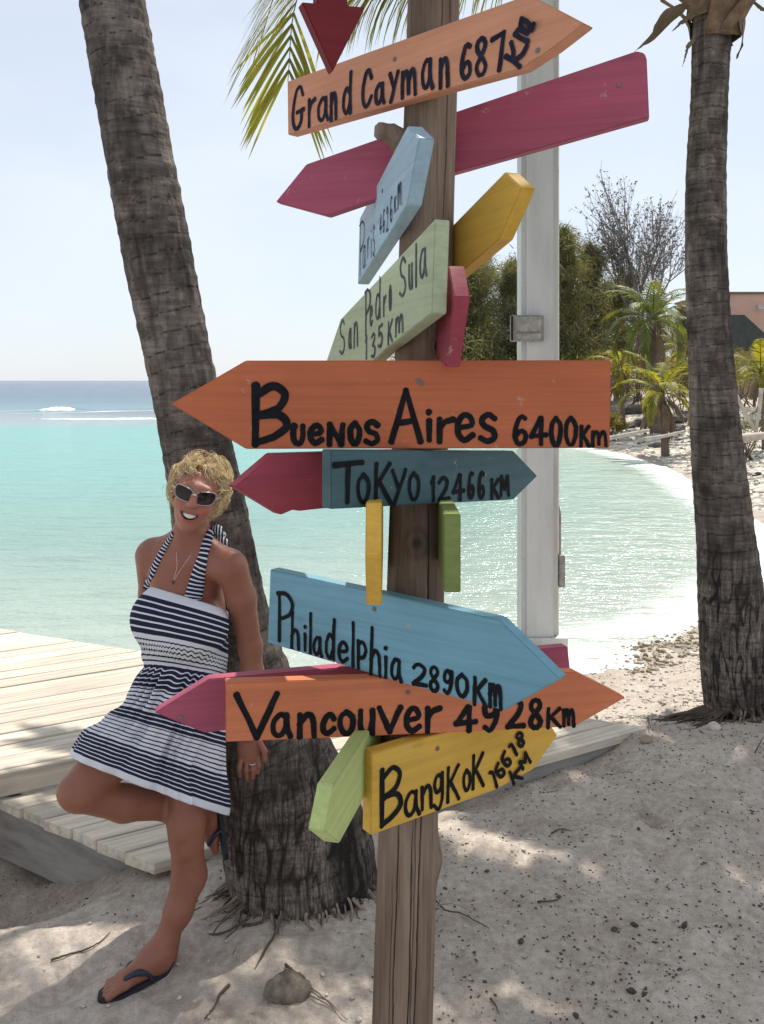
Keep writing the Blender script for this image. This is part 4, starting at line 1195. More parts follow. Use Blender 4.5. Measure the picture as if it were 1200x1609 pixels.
# 6 small pink pointing at the viewer
bd = Board(-86, -RPOST+0.008, 490)
def end_board(name, yaw, px_mid, Yn, Yf, prof, paint, label, thick=TH):
    """board seen end-on: profile (Y, pixel row at the near depth) in its own plane, centred on px_mid at Yn"""
    a = math.radians(yaw); u = np.array([math.cos(a), math.sin(a), 0.0]); n = np.array([math.sin(a), -math.cos(a), 0.0])
    P0 = W(px_mid, HOR, Yn)
    M = Matrix(((u[0], -n[0], 0, P0[0]), (u[1], -n[1], 0, P0[1]), (0, 0, 1, 0), (0, 0, 0, 1)))
    pts = [(-(yy - Yn)/max(1e-6, -u[1]) if u[1] < 0 else (yy-Yn)/u[1], CAMH - (row-HOR)/FPX*ry) for (yy, row, ry) in prof]
    bm = bmesh.new()
    fr = [bm.verts.new((p[0], -thick/2, p[1])) for p in pts]; bk = [bm.verts.new((p[0], thick/2, p[1])) for p in pts]
    bm.faces.new(fr); bm.faces.new(bk[::-1]); m = len(pts)
    for i in range(m): bm.faces.new((fr[i], bk[i], bk[(i+1) % m], fr[(i+1) % m]))
    bmesh.ops.recalc_face_normals(bm, faces=bm.faces)
    bmesh.ops.bevel(bm, geom=list(bm.edges), offset=0.0016, segments=2, affect='EDGES')
    me = bpy.data.meshes.new(name); bm.to_mesh(me); bm.free(); me.materials.append(PAINT[paint])
    o = place(bpy.data.objects.new(name, me), signpost, M); o['label'] = label
    return o
end_board('arrow_board', -86, 726, 1.36, 1.75, [(1.36,466,1.36),(1.42,418,1.42),(1.78,440,1.78),(1.78,530,1.78),(1.46,577,1.46)], 'pink2', 'small pink board end-on beside the faded green board')
# 7 the large orange one
s7, s7b = 1200/360, 1200/370
tx7 = T(s7, 260, 550, [('B',438,172,652,508,12.5),('U',652,385,738,502),('e',742,382,832,500),('N',840,378,944,506),('0',952,372,1030,502),('S',1032,362,1128,503)]) + \
      T(s7b, 600, 550, [('A',36,193,208,478),('i',222,300,258,472),('r',268,335,378,477),('e',368,318,478,472),('s',486,316,592,477),('6',664,330,748,490,7.4),('4',748,338,843,488,7.4),('0',850,338,922,495,7.4),('0',924,338,1000,492,7.4),('K',1002,383,1062,497,6.2),('m',1062,408,1148,494,5.6)])
board('arrow_board', 0, RPOST+2*TH, [(268.5,634.5),(386,566.5),(960,566),(958,704),(386,705.5)], 'orange',
      'big orange left-pointing board lettered Buenos Aires 6400Km', tx7, 9.2, 0.0, screws=[(657,598),(662,602)])
# 8 shaded blue board and the pink one behind it
s8 = 1200/260
tx8 = T(s8, 350, 695, [('T',793,128,1024,448,8.6),('o',962,222,1072,448)]) + [('K',584.5,726,616,794,7.5)] + \
      T(s8, 590, 695, [('y',103,190,228,458),('o',226,212,327,428),('1',390,242,440,432),('2',443,242,540,432),('4',545,226,648,428),('6',658,208,722,418),('6',732,208,798,418),('K',822,260,902,418),('M',892,236,974,398)])
board('arrow_board', 40, RPOST+TH, [(520,707),(807,708.5),(844.5,748),(807,785),(520,800)], 'dusk', 'teal board lettered Tokyo 12466 km pointing right', tx8, 6.9, -0.04)
board('arrow_board', 38, -RPOST+0.004, [(369,765),(430,713),(640,706),(640,790),(506,799),(470,803),(460,801),(442,809)], 'pink2',
      'pink left-pointing tip sticking out from behind the teal board')
# 9, 10 boards seen end-on under the shaded blue board
end_board('arrow_board', -90.5, 586.5, 1.36, 1.75, [(1.36,874,1.36),(1.40,790,1.40),(1.75,760,1.75),(1.75,850,1.75),(1.42,951,1.42)], 'yellow', 'yellow board end-on against the left side of the post')
end_board('arrow_board', -91.5, 710.5, 1.34, 1.75, [(1.34,931,1.34),(1.34,808,1.34),(1.75,769.4,1.75),(1.75,853,1.75)], 'green', 'olive green board end-on against the right side of the post')
# 11 sky blue
s9 = 1200/260
tx9 = T(s9, 410, 880, [('P',108,222,243,614,7.2),('h',205,368,293,655),('i',303,468,338,664),('l',343,376,378,684),('a',368,542,455,708),('d',458,412,555,730),('e',550,576,642,755),('l',648,443,692,778),('p',688,576,778,805),('h',778,478,884,852),('i',886,618,928,864),('a',932,700,1030,890)]) + \
      T(s9, 640, 940, [('2',28,460,152,652),('8',148,482,242,688),('9',252,505,342,708),('0',344,536,452,728),('K',468,563,584,795),('m',584,608,692,812)])
board('arrow_board', -35.5, RPOST+TH+0.032, [(424,894.7),(784,973.6),(880,1067.5),(791.7,1116.6),(640,1075.4),(420,1010)], 'blue',
      'sky blue board lettered Philadelphia 2890Km slanting down right', tx9, 6.6, 0.22, screws=[(588,957)])
# 12, 13 lower orange and the pink one behind it
board('arrow_board', 16, -RPOST+0.004, [(243,1120),(328,1067),(544,1048),(892,1016),(896,1053),(896,1066),(700,1100),(322,1152)], 'pink',
      'raspberry board behind the lower orange board, tip over the dress', screws=[(284,1127)])
s10, s10b = 1200/380, 1200/390
tx10 = T(s10, 240, 1030, [('V',403,178,628,418,9.6),('a',578,280,694,412),('n',708,278,818,412),('c',828,280,912,398),('o',913,268,1008,398),('u',1012,262,1108,398)]) + [('v',592,1108,632,1153)] + \
       T(s10b, 600, 1030, [('e',103,243,193,378),('r',198,238,293,378),('4',343,238,462,372),('9',478,205,574,372),('2',593,200,692,358),('8',700,203,782,358),('K',788,248,868,354,6.5),('m',868,252,934,347,6.5)])
board('arrow_board', 10.6, RPOST+TH, [(354,1072.7),(904,1056),(983,1096.5),(902,1142),(600,1156),(354.6,1166)], 'orange3',
      'lower orange board lettered Vancouver 4928Km pointing right', tx10, 8.8, -0.03, screws=[(641,1088)])
# 14, 15 lowest boards
s11 = 1200/420
tx11 = T(s11, 470, 1140, [('B',352,170,464,458,8.2),('a',464,282,544,418),('n',538,256,602,384),('g',594,206,654,388),('K',654,172,722,348),('o',728,192,774,302),('K',768,118,832,288)])
raw11 = [[[(470+x/s11, 1140+y/s11) for x, y in st] for st in g_] for g_ in (
    ([(855,210),(868,215),(884,272)],), ([(890,170),(880,200),(900,228),(918,215),(908,195),(888,205)],), ([(918,118),(908,150),(930,180),(946,166),(935,148),(914,158)],),
    ([(940,92),(950,85),(972,128)],), ([(985,60),(970,48),(985,30),(1000,45),(985,60),(980,82),(996,92),(1004,72),(985,60)],),
    ([(942,208),(958,258)], [(985,190),(950,230)], [(955,225),(996,234)]), ([(985,165),(998,190)], [(985,160),(1008,160)], [(1008,160),(1008,120)], [(1008,120),(1030,160)]))]
board('arrow_board', 34.5, RPOST+TH, [(584,1184),(720,1144),(812,1117),(845,1108),(876,1156),(838,1209),(778,1241.5),(582,1313)], 'yellow',
      'lowest yellow board lettered Bangkok 16618 KM pointing right', tx11, 6.3, -0.30, raw11, screws=[(687,1176)])
board('arrow_board', 76.7, -RPOST+0.002, [(510,1306),(524,1233),(571,1160),(640,1060),(640,1130),(552,1290),(533,1325)], 'lime',
      'lime green board under the lower orange board, tip turned towards the viewer')
# downward red arrow, hung from a batten above the picture
ra = board('arrow_board', 24, RPOST+TH+0.012, [(474,3),(498,5),(498,-120),(546,-120),(546,9),(574,11),(523,112)], 'red', 'dark red arrow pointing down over the topmost lettered board', thick=0.022)
board('batten', 24, RPOST+0.010, [(480,-118),(480,-80),(740,-80),(740,-118)], 'red', 'dark red batten above the downward arrow', thick=0.020)

# the post itself: weathered round timber with drying cracks, a branch stub and a split edge
def build_post():
    z0 = float(ground(post_axis(2060)[0], YPOST)) - 0.35; z1 = W(0, -170, YPOST)[2]
    n = 420; nth = 320
    z = np.linspace(z0, z1, n)
    rows = HOR + (CAMH - z)/YPOST*FPX
    cx = (post_px(rows) - CXP)/FPX*YPOST
    th = np.linspace(0, 2*math.pi, nth, endpoint=False)
    TH_, Z_ = np.meshgrid(th, z)
    ct, st = np.cos(TH_), np.sin(TH_)
    R = np.interp(rows, [0, 300, 860, 1609, 2200], [0.0495, 0.0500, 0.0535, 0.0570, 0.060])[:, None]
    r = R * (1 + 0.035*fbm(ct*1.5, st*1.5, Z_*1.6, 3, 41) + 0.012*fbm(ct*7, st*7, Z_*3, 3, 43) + 0.005*fbm(ct*28, st*28, Z_*2.2, 2, 47))
    crack = np.zeros_like(r)
    rc = np.random.default_rng(12)
    # cracks: angle (front = -pi/2), z range, width, depth
    for k in range(20):
        a0 = rc.uniform(-math.pi, math.pi) if k > 8 else [-1.95, -1.45, -1.22, -0.95, -1.7, -2.3, -0.6, -1.33, -2.1][k]
        za = rc.uniform(z0, z1-0.3); zb_ = za + rc.uniform(0.25, 1.1)
        if k < 4: za, zb_ = [(z0, 1.05), (0.2, 1.0), (0.1, 1.6), (1.6, z1)][k]
        aa = a0 + 0.16*fbm(Z_*3, k*3.3, seed=50+k) + 0.02*fbm(Z_*30, k*1.7, seed=90+k)
        dd = np.abs(np.angle(np.exp(1j*(TH_ - aa))))
        wv = rc.uniform(0.016, 0.026) * (1.3 if k < 4 else 0.7)
        prof = sstep(za, za+0.15, Z_) * sstep(zb_, zb_-0.15, Z_)
        crack = np.maximum(crack, sstep(wv, wv*0.25, dd) * prof * (1.0 if k < 4 else 0.55))
    r = r - crack*0.007
    # knot
    for (ka, kz, ks) in ((-1.62, W(0, 845, YPOST)[2], 0.020), (-1.1, W(0, 545, YPOST)[2], 0.014)):
        q = ((np.angle(np.exp(1j*(TH_-ka)))*0.054)**2 + ((Z_-kz)*0.8)**2) / ks**2
        r = r + 0.006*np.exp(-q*0.6) - 0.010*np.exp(-q*6)
        crack = np.maximum(crack, 0.75*np.exp(-q*4))
        crack = np.maximum(crack, 0.35*np.exp(-(np.sqrt(q)-1.0)**2*14))
    # bulge on the right below the lowest board
    kz = W(0, 1345, YPOST)[2]
    r = r + 0.011*np.exp(-((np.angle(np.exp(1j*(TH_+0.1)))/0.45)**2)) * np.exp(-((Z_-kz)/0.035)**2)
    V = np.stack([cx[:, None] + r*ct, YPOST + r*st, Z_], -1)
    i = np.arange(n-1); j = np.arange(nth); I, J = np.meshgrid(i, j, indexing='ij'); J2 = (J+1) % nth
    F = np.stack([I*nth+J, I*nth+J2, (I+1)*nth+J2, (I+1)*nth+J], -1).reshape(-1, 4)
    t = NT('weathered_post'); 
    g1 = t.noise(t.pos((55, 55, 2.2)), 1.0, 5, 0.65); g2 = t.noise(t.pos((9, 9, 1.3)), 1.0, 5, 0.6)
    c = t.ramp(g2, [(0.3, (0.098, 0.066, 0.050)), (0.5, (0.20, 0.143, 0.105)), (0.72, (0.34, 0.265, 0.195))])
    c = t.mix(0.6, c, t.ramp(g1, [(0.3, (0.42, 0.38, 0.36)), (0.62, (1.1, 1.1, 1.1))]), 'MULTIPLY')
    g3 = t.noise(t.pos((160, 160, 5)), 1.0, 3, 0.6)
    c = t.mix(t.maprange(g3, 0.58, 0.70, 0, 0.6), c, (0.07, 0.05, 0.04))
    c = t.mix(t.attr('crack'), c, (0.02, 0.015, 0.012))
    m = t.done(c, 0.9, t.bump(g1, 0.4, 0.004), 0.15)
    mesh_obj('post', V.reshape(-1, 3), F, m, signpost, smooth=True, attrs={'crack': crack.ravel()})
    mb = MB()
    P = catmull([W(648, 252, YPOST-0.03), W(632, 225, YPOST-0.03), W(612, 209, YPOST-0.03), W(588, 206, YPOST-0.03)], 14)
    rad = np.interp(np.linspace(0, 1, 14), [0, 0.4, 0.75, 0.93, 1], [0.034, 0.024, 0.017, 0.016, 0.010])
    mb.tube(P, rad * (1 + 0.08*np.sin(np.arange(14)*2.3)), 12)
    mb.build('branch_stub', m, signpost, smooth=True)
build_post()
# ---------------------------------------------------------------- the woman leaning on the palm
def surface_nets(F, org, h):
    """dual surface of the zero level of F (negative inside)"""
    nx, ny, nz = F.shape
    s = F < 0
    cnt = np.zeros((nx-1, ny-1, nz-1), np.int8)
    for a in (0, 1):
        for b in (0, 1):
            for c in (0, 1):
                cnt += s[a:nx-1+a, b:ny-1+b, c:nz-1+c]
    act = (cnt > 0) & (cnt < 8)
    idx = np.full(act.shape, -1, np.int64)
    I = np.argwhere(act); idx[act] = np.arange(len(I))
    acc = np.zeros((len(I), 3)); num = np.zeros(len(I))
    corners = [(a, b, c) for a in (0, 1) for b in (0, 1) for c in (0, 1)]
    for p in corners:
        for ax in range(3):
            if p[ax] == 1: continue
            q = list(p); q[ax] = 1
            f0 = F[I[:,0]+p[0], I[:,1]+p[1], I[:,2]+p[2]]; f1 = F[I[:,0]+q[0], I[:,1]+q[1], I[:,2]+q[2]]
            m = (f0 < 0) != (f1 < 0)
            tt = np.where(m, f0/(f0-f1+1e-12), 0)
            pos = np.zeros((len(I), 3)); pos[:] = p; pos[:, ax] += tt
            acc[m] += pos[m]; num[m] += 1
    V = np.asarray(org) + (I + acc/num[:, None]) * h
    faces = []
    for ax in range(3):
        o1, o2 = [(1, 2), (2, 0), (0, 1)][ax]
        sl0 = [slice(1, -1)]*3; sl1 = [slice(1, -1)]*3
        sl0[ax] = slice(0, -1); sl1[ax] = slice(1, None)
        a, b = s[tuple(sl0)], s[tuple(sl1)]
        ch = np.argwhere(a != b)
        if not len(ch): continue
        sg = a[ch[:,0], ch[:,1], ch[:,2]]
        base = ch + 1; base[:, ax] -= 1
        def cell(d1, d2):
            q = base.copy(); q[:, o1] -= d1; q[:, o2] -= d2
            return idx[q[:,0], q[:,1], q[:,2]]
        quad = np.stack([cell(1, 1), cell(0, 1), cell(0, 0), cell(1, 0)], 1)
        quad[~sg] = quad[~sg][:, ::-1]
        faces.append(quad)
    Fq = np.concatenate(faces); Fq = Fq[(Fq >= 0).all(1)]
    return V, Fq

class Field:
    def __init__(s, lo, hi, h):
        s.lo = np.array(lo, float); s.h = h
        s.n = np.ceil((np.array(hi) - s.lo)/h).astype(int) + 1
        s.F = np.full(tuple(s.n), 0.25, np.float32)
    def block(s, lo, hi):
        a = np.clip(np.floor((np.array(lo)-s.lo)/s.h).astype(int), 0, s.n-1); b = np.clip(np.ceil((np.array(hi)-s.lo)/s.h).astype(int)+1, 1, s.n)
        if np.any(b <= a): return None
        sl = tuple(slice(a[i], b[i]) for i in range(3))
        ax = [s.lo[i] + np.arange(a[i], b[i])*s.h for i in range(3)]
        return sl, np.meshgrid(*ax, indexing='ij')
    def blend(s, sl, d, k, sub=False):
        f = s.F[sl]
        if sub:
            d = -d
            if k <= 0: s.F[sl] = np.maximum(f, d); return
            hh = np.clip(0.5 - 0.5*(f-d)/k, 0, 1)
            s.F[sl] = f*(1-hh) + d*hh + k*hh*(1-hh)
        else:
            if k <= 0: s.F[sl] = np.minimum(f, d); return
            hh = np.clip(0.5 + 0.5*(f-d)/k, 0, 1)
            s.F[sl] = f*(1-hh) + d*hh - k*hh*(1-hh)
    def cone(s, a, b, ra, rb, k=0.02, sub=False):
        a = np.array(a, float); b = np.array(b, float); m = max(ra, rb) + 0.09
        r = s.block(np.minimum(a, b)-m, np.maximum(a, b)+m)
        if r is None: return
        sl, (X, Y, Z) = r
        ab = b-a; t = np.clip(((X-a[0])*ab[0]+(Y-a[1])*ab[1]+(Z-a[2])*ab[2])/(ab@ab+1e-12), 0, 1)
        d = np.sqrt((X-a[0]-t*ab[0])**2+(Y-a[1]-t*ab[1])**2+(Z-a[2]-t*ab[2])**2) - (ra + (rb-ra)*t)
        s.blend(sl, d.astype(np.float32), k, sub)
    def ell(s, c, r, k=0.02, R=None, sub=False, bend=0.0):
        c = np.array(c, float); r = np.array(r, float); m = max(r) + 0.09
        q = s.block(c-m, c+m)
        if q is None: return
        sl, (X, Y, Z) = q
        x, y, z = X-c[0], Y-c[1], Z-c[2]
        if R is not None:
            x, y, z = (x*R[0][i]+y*R[1][i]+z*R[2][i] for i in range(3))
        if bend: z = z - bend*x*x
        k0 = np.sqrt((x/r[0])**2+(y/r[1])**2+(z/r[2])**2) + 1e-9
        k1 = np.sqrt((x/r[0]**2)**2+(y/r[1]**2)**2+(z/r[2]**2)**2) + 1e-9
        s.blend(sl, (k0*(k0-1)/k1).astype(np.float32), k, sub)
    def chain(s, pts, k=0.02):
        for (a, ra), (b, rb) in zip(pts[:-1], pts[1:]): s.cone(a, b, ra, rb, k)
    def sample(s, P):
        g = np.clip((np.asarray(P)-s.lo)/s.h, 0, s.n-1.001); i = np.floor(g).astype(int); f = g-i
        r = 0
        for a in (0, 1):
            for b in (0, 1):
                for c in (0, 1):
                    r = r + (f[:,0] if a else 1-f[:,0])*(f[:,1] if b else 1-f[:,1])*(f[:,2] if c else 1-f[:,2])*s.F[i[:,0]+a, i[:,1]+b, i[:,2]+c]
        return r
    def hit(s, px, py, y0=2.2, y1=3.0):
        Y = np.arange(y0, y1, 0.002); P = np.stack([(px-CXP)/FPX*Y, Y, CAMH-(py-HOR)/FPX*Y], 1)
        d = s.sample(P); w = np.argwhere(d < 0)
        if not len(w): return None
        return P[w[0][0]]

FZ = float(ground(-0.70, 2.47)) + 0.016            # top of the flip-flop sole
BODY = Field((-1.05, 2.30, -0.02), (-0.30, 2.98, 1.62), 0.0045)
f = BODY
# trunk of the body
sL, sR = W(358, 890, 2.585), W(243, 872, 2.69)
f.ell(W(294, 960, 2.665), (0.118, 0.088, 0.15), 0.03)
f.ell(W(292, 905, 2.655), (0.112, 0.068, 0.085), 0.03)
f.ell(W(289, 1040, 2.67), (0.105, 0.080, 0.11), 0.05)
f.ell(W(287, 1095, 2.665), (0.135, 0.105, 0.105), 0.05)
f.cone(sR, sL, 0.046, 0.046, 0.04)
f.ell(W(246, 968, 2.615), (0.066, 0.062, 0.068), 0.025)
f.ell(W(316, 980, 2.58), (0.068, 0.064, 0.068), 0.025)
# neck
f.cone(W(294, 872, 2.655), W(302, 812, 2.615), 0.051, 0.047, 0.03)
f.cone(W(300, 838, 2.645), sR + np.array([0.01, 0, 0.01]), 0.036, 0.032, 0.04)
f.cone(W(304, 838, 2.635), sL + np.array([-0.01, 0, 0.01]), 0.036, 0.032, 0.04)
# collar bones
f.cone(W(300, 884, 2.585), W(345, 876, 2.575), 0.010, 0.010, 0.025)
f.cone(W(284, 881, 2.595), W(252, 872, 2.64), 0.010, 0.010, 0.025)
# her left arm (image right), hand against the trunk
eL, wL = W(393, 1015, 2.655), W(391, 1150, 2.69)
f.chain([(sL + np.array([0.010, 0, -0.004]), 0.049), (W(379, 940, 2.61), 0.0425), (eL, 0.035), (W(396, 1060, 2.665), 0.0345), (wL, 0.0245)], 0.02)
f.ell(W(391, 1176, 2.70), (0.037, 0.0155, 0.045), 0.015)
for (x0, y0, x1, y1, x2, y2, r_) in ((379, 1190, 376, 1206, 377, 1219, .0086), (388, 1193, 387, 1210, 388, 1224, .009), (397, 1193, 397, 1209, 397, 1222, .0088), (405, 1189, 406, 1203, 405, 1214, .0078)):
    f.chain([(W(x0, y0, 2.70), r_), (W(x1, y1, 2.692), r_*0.95), (W(x2, y2, 2.70), r_*0.85)], 0.004)
f.chain([(W(407, 1166, 2.695), 0.011), (W(415, 1180, 2.685), 0.0095), (W(416, 1194, 2.685), 0.0085)], 0.006)
# her right arm, folded behind the back
f.chain([(sR + np.array([-0.010, 0, -0.004]), 0.050), (W(240, 935, 2.755), 0.042), (W(258, 1000, 2.81), 0.037), (W(300, 1060, 2.80), 0.030), (W(330, 1085, 2.79), 0.024)], 0.02)
f.ell(W(345, 1092, 2.79), (0.045, 0.016, 0.03), 0.015)
# standing leg
f.chain([(W(306, 1100, 2.665), 0.084), (W(299, 1190, 2.635), 0.069), (W(293, 1290, 2.60), 0.053), (W(293, 1318, 2.595), 0.049)], 0.03)
f.chain([(W(293, 1318, 2.595), 0.048), (W(297, 1376, 2.608), 0.0505), (W(280, 1432, 2.58), 0.0405), (W(259, 1478, 2.555), 0.0305), (W(250, 1503, 2.545), 0.0295)], 0.02)
f.ell(W(286, 1308, 2.560), (0.029, 0.024, 0.032), 0.010)
f.ell(W(289, 1340, 2.558), (0.016, 0.014, 0.020), 0.014)
f.ell(W(236, 1497, 2.535), (0.012, 0.012, 0.014), 0.010)
f.ell(W(264, 1500, 2.550), (0.012, 0.012, 0.014), 0.010)
f.cone(W(270, 1515, 2.575), W(281, 1460, 2.60), 0.012, 0.010, 0.02)
# standing foot on the sole
hx, hy = -0.648, 2.548; tx, ty = -0.792, 2.425
hd = np.array([tx-hx, ty-hy]); hd /= np.linalg.norm(hd); hs = np.array([-hd[1], hd[0]])
def fp(a, b, z): return np.array([hx + hd[0]*a + hs[0]*b, hy + hd[1]*a + hs[1]*b, FZ + z])
f.ell(fp(0.012, 0, 0.030), (0.034, 0.034, 0.032), 0.02)
f.cone(W(250, 1503, 2.545), fp(0.035, 0, 0.045), 0.033, 0.030, 0.03)
f.cone(fp(0.03, 0, 0.040), fp(0.125, 0.002, 0.022), 0.030, 0.019, 0.03)
f.cone(fp(0.01, 0.004, 0.020), fp(0.130, 0.014, 0.013), 0.022, 0.017, 0.02)
f.cone(fp(0.01, -0.004, 0.020), fp(0.125, -0.016, 0.013), 0.022, 0.017, 0.02)
for (b0, b1, L_, r_) in ((0.026, 0.030, 0.182, .0105), (0.010, 0.013, 0.186, .0078), (-0.003, -0.003, 0.180, .0072), (-0.015, -0.017, 0.172, .0068), (-0.026, -0.030, 0.160, .0064)):
    f.chain([(fp(0.125, b0, 0.013), r_*1.1), (fp(0.155, (b0+b1)/2, 0.0125), r_), (fp(L_, b1, 0.008), r_*0.95)], 0.004)
# raised leg: knee towards the viewer's left, shin folding back to the trunk
kR = W(124, 1242, 2.44)
f.chain([(W(262, 1100, 2.65), 0.092), (W(190, 1172, 2.54), 0.078), (kR, 0.056)], 0.03)
f.ell(kR + np.array([-0.018, -0.016, 0.004]), (0.036, 0.034, 0.036), 0.016)
aR = W(318, 1272, 2.70)
f.chain([(kR + np.array([0.0, 0.01, -0.012]), 0.050), (W(195, 1262, 2.54), 0.050), (W(262, 1266, 2.63), 0.040), (aR, 0.030)], 0.02)
f.chain([(aR, 0.029), (W(327, 1288, 2.73), 0.027), (W(333, 1314, 2.735), 0.021), (W(338, 1336, 2.73), 0.012)], 0.02)
# ---- head
HC = W(310, 775, 2.575)
ca, sa_ = math.cos(math.radians(16)), math.sin(math.radians(16))
yaw = math.radians(6)
hx_ = np.array([ca*math.cos(yaw), ca*math.sin(yaw), -sa_]); hz_ = np.array([sa_, -0.02, ca]); hz_ /= np.linalg.norm(hz_)
hy_ = np.cross(hx_, hz_) * -1.0
hy_ = np.cross(hz_, hx_); hy_ = hy_/np.linalg.norm(hy_)
if hy_[1] > 0: hy_ = -hy_
hx_ = np.cross(hz_, hy_); hx_ = hx_/np.linalg.norm(hx_)
if hx_[0] < 0: hx_ = -hx_
HR = np.stack([hx_, hy_, hz_], 1)
HS = 0.93
def hp(x, y, z): return HC + HR @ (HS*np.array([x, y, z]))
def hell(c, r, k, **kw): f.ell(hp(*c), HS*np.array(r), k*HS, R=HR, **kw)
hell((0, -.020, .026), (.072, .090, .078), 0.01)
hell((0, .020, -.018), (.060, .072, .090), 0.03)
hell((0, .030, -.070), (.043, .050, .046), 0.025)
hell((0, .064, -.100), (.019, .017, .015), 0.02)
for sgn in (-1, 1):
    hell((sgn*.035, .062, -.028), (.024, .022, .022), 0.02)
    hell((sgn*.033, .100, .012), (.017, .014, .012), 0.012, sub=True)
    hell((sgn*.033, .077, .010), (.014, .013, .012), 0.006)
    hell((sgn*.075, -.006, -.008), (.010, .020, .032), 0.008)
    hell((sgn*.011, .095, -.022), (.0085, .010, .0075), 0.006)
f.cone(hp(-.036, .080, .032), hp(.036, .080, .032), .010, .010, 0.02)
f.cone(hp(0, .088, .018), hp(0, .107, -.016), .0085, .0115, 0.012)
f.ell(hp(0, .084, -.060), HS*np.array((.034, .017, .0165)), 0.010, R=HR, bend=13.0)
f.ell(hp(0, .103, -.0605), HS*np.array((.0285, .030, .0098)), 0.003, R=HR, sub=True, bend=13.0)
V, Fq = surface_nets(BODY.F, BODY.lo, BODY.h)

# skin colour: sun-tanned, redder on cheeks, chest and shoulders; lips and mouth
L = (V - HC) @ HR / HS
skin = np.array([0.245, 0.094, 0.058])
C = np.tile(skin, (len(V), 1)) * (1 + 0.10*fbm(V[:,0]*14, V[:,1]*14, V[:,2]*14, 3, 3) + 0.10*fbm(V[:,0]*70, V[:,1]*70, V[:,2]*70, 2, 4))[:, None]
def tint(mask, col):
    global C
    C = C*(1-mask[:, None]) + np.array(col)*mask[:, None]
inhead = sstep(-.13, -.11, L[:,2]) * (np.linalg.norm(L, axis=1) < 0.18)
tint(inhead*0.5, (0.41, 0.178, 0.120))
for sgn in (-1, 1): tint(0.5*np.exp(-(((L[:,0]-sgn*.036)/.02)**2 + ((L[:,2]+.030)/.018)**2)) * (L[:,1] > .03), (0.43, 0.120, 0.082))
tint(0.5*np.exp(-((L[:,0]/.014)**2 + ((L[:,2]+.014)/.016)**2)) * (L[:,1] > .08), (0.46, 0.150, 0.105))
zz = L[:,2] + .0605 - 13*L[:,0]**2
ring = ((L[:,0]/.036)**2 + (zz/.0160)**2 < 1) & (L[:,1] > .055) & (np.linalg.norm(L, axis=1) < 0.16)
tint(ring*0.75, (0.33, 0.085, 0.07))
mouth = ((L[:,0]/.0290)**2 + (zz/.0103)**2 < 1) & (L[:,1] > .05) & (L[:,1] < .0985) & (np.linalg.norm(L, axis=1) < 0.16)
tint(mouth*0.95, (0.045, 0.012, 0.010))
chest = np.exp(-((V - W(300, 905, 2.57))**2).sum(1)/0.012)
tint(chest*0.4, (0.29, 0.090, 0.058))
t = NT('skin')
nn = t.noise(t.pos(), 120, 3)
M_SKIN = t.done(t.attr('Col', 'Color'), 0.48, t.bump(nn, 0.12, 0.002), 0.4, Subsurface_Weight=0.12, Subsurface_Scale=0.01)
try:
    M_SKIN.node_tree.nodes['Principled BSDF'].inputs['Subsurface Radius'].default_value = (1.0, 0.35, 0.2)
except Exception: pass
person = empty('person', (-0.70, 2.5, FZ-0.016), 'smiling person in sunglasses and striped sundress leaning on the palm, one knee raised', 'person')
body = mesh_obj('body', V, Fq, M_SKIN, person, smooth=True, colattr=np.clip(C, 0, 1))

# ---- dress: fitted band over the bust, gathered waist, skirt stretched over the raised thigh
DR = Field((-1.02, 2.28, 0.42), (-0.40, 2.90, 1.22), 0.0045)
g = DR
g.ell(W(294, 968, 2.665), (0.126, 0.096, 0.16), 0.03)
g.ell(W(290, 1035, 2.66), (0.132, 0.110, 0.13), 0.05)
g.ell(W(285, 1095, 2.665), (0.134, 0.114, 0.115), 0.05)
g.ell(W(245, 972, 2.61), (0.078, 0.072, 0.085), 0.05)
g.ell(W(317, 985, 2.575), (0.080, 0.074, 0.085), 0.05)
g.ell(W(282, 985, 2.585), (0.070, 0.070, 0.080), 0.05)
hipc = W(286, 1105, 2.645)
g.cone(W(268, 1112, 2.635), W(165, 1196, 2.485), 0.112, 0.084, 0.04)
g.cone(W(165, 1196, 2.485), W(112, 1246, 2.41), 0.082, 0.066, 0.04)
g.cone(W(284, 1105, 2.645), W(302, 1275, 2.615), 0.126, 0.088, 0.05)
g.cone(W(165, 1192, 2.485), W(298, 1275, 2.615), 0.072, 0.080, 0.08)
g.cone(W(215, 1215, 2.50), W(255, 1260, 2.54), 0.07, 0.08, 0.08)
Xg, Yg, Zg = np.meshgrid(*[g.lo[i] + np.arange(g.n[i])*g.h for i in range(3)], indexing='ij')
def plane(a, b, c):
    n = np.cross(b-a, c-a); n /= np.linalg.norm(n)
    if n[2] < 0: n = -n
    return n, float(n @ a)
nT, dT = plane(W(228, 918, 2.60), W(368, 962, 2.56), W(330, 955, 2.80))     # neckline
nU, dU = plane(W(215, 1040, 2.58), W(368, 1062, 2.56), W(300, 1062, 2.80))   # seam under the bust
nH, dH = plane(W(112, 1192, 2.38), W(345, 1281, 2.54), W(330, 1262, 2.80))   # hem
aT = nT[0]*Xg + nT[1]*Yg + nT[2]*Zg - dT
aU = nU[0]*Xg + nU[1]*Yg + nU[2]*Zg - dU
aH = nH[0]*Xg + nH[1]*Yg + nH[2]*Zg - dH
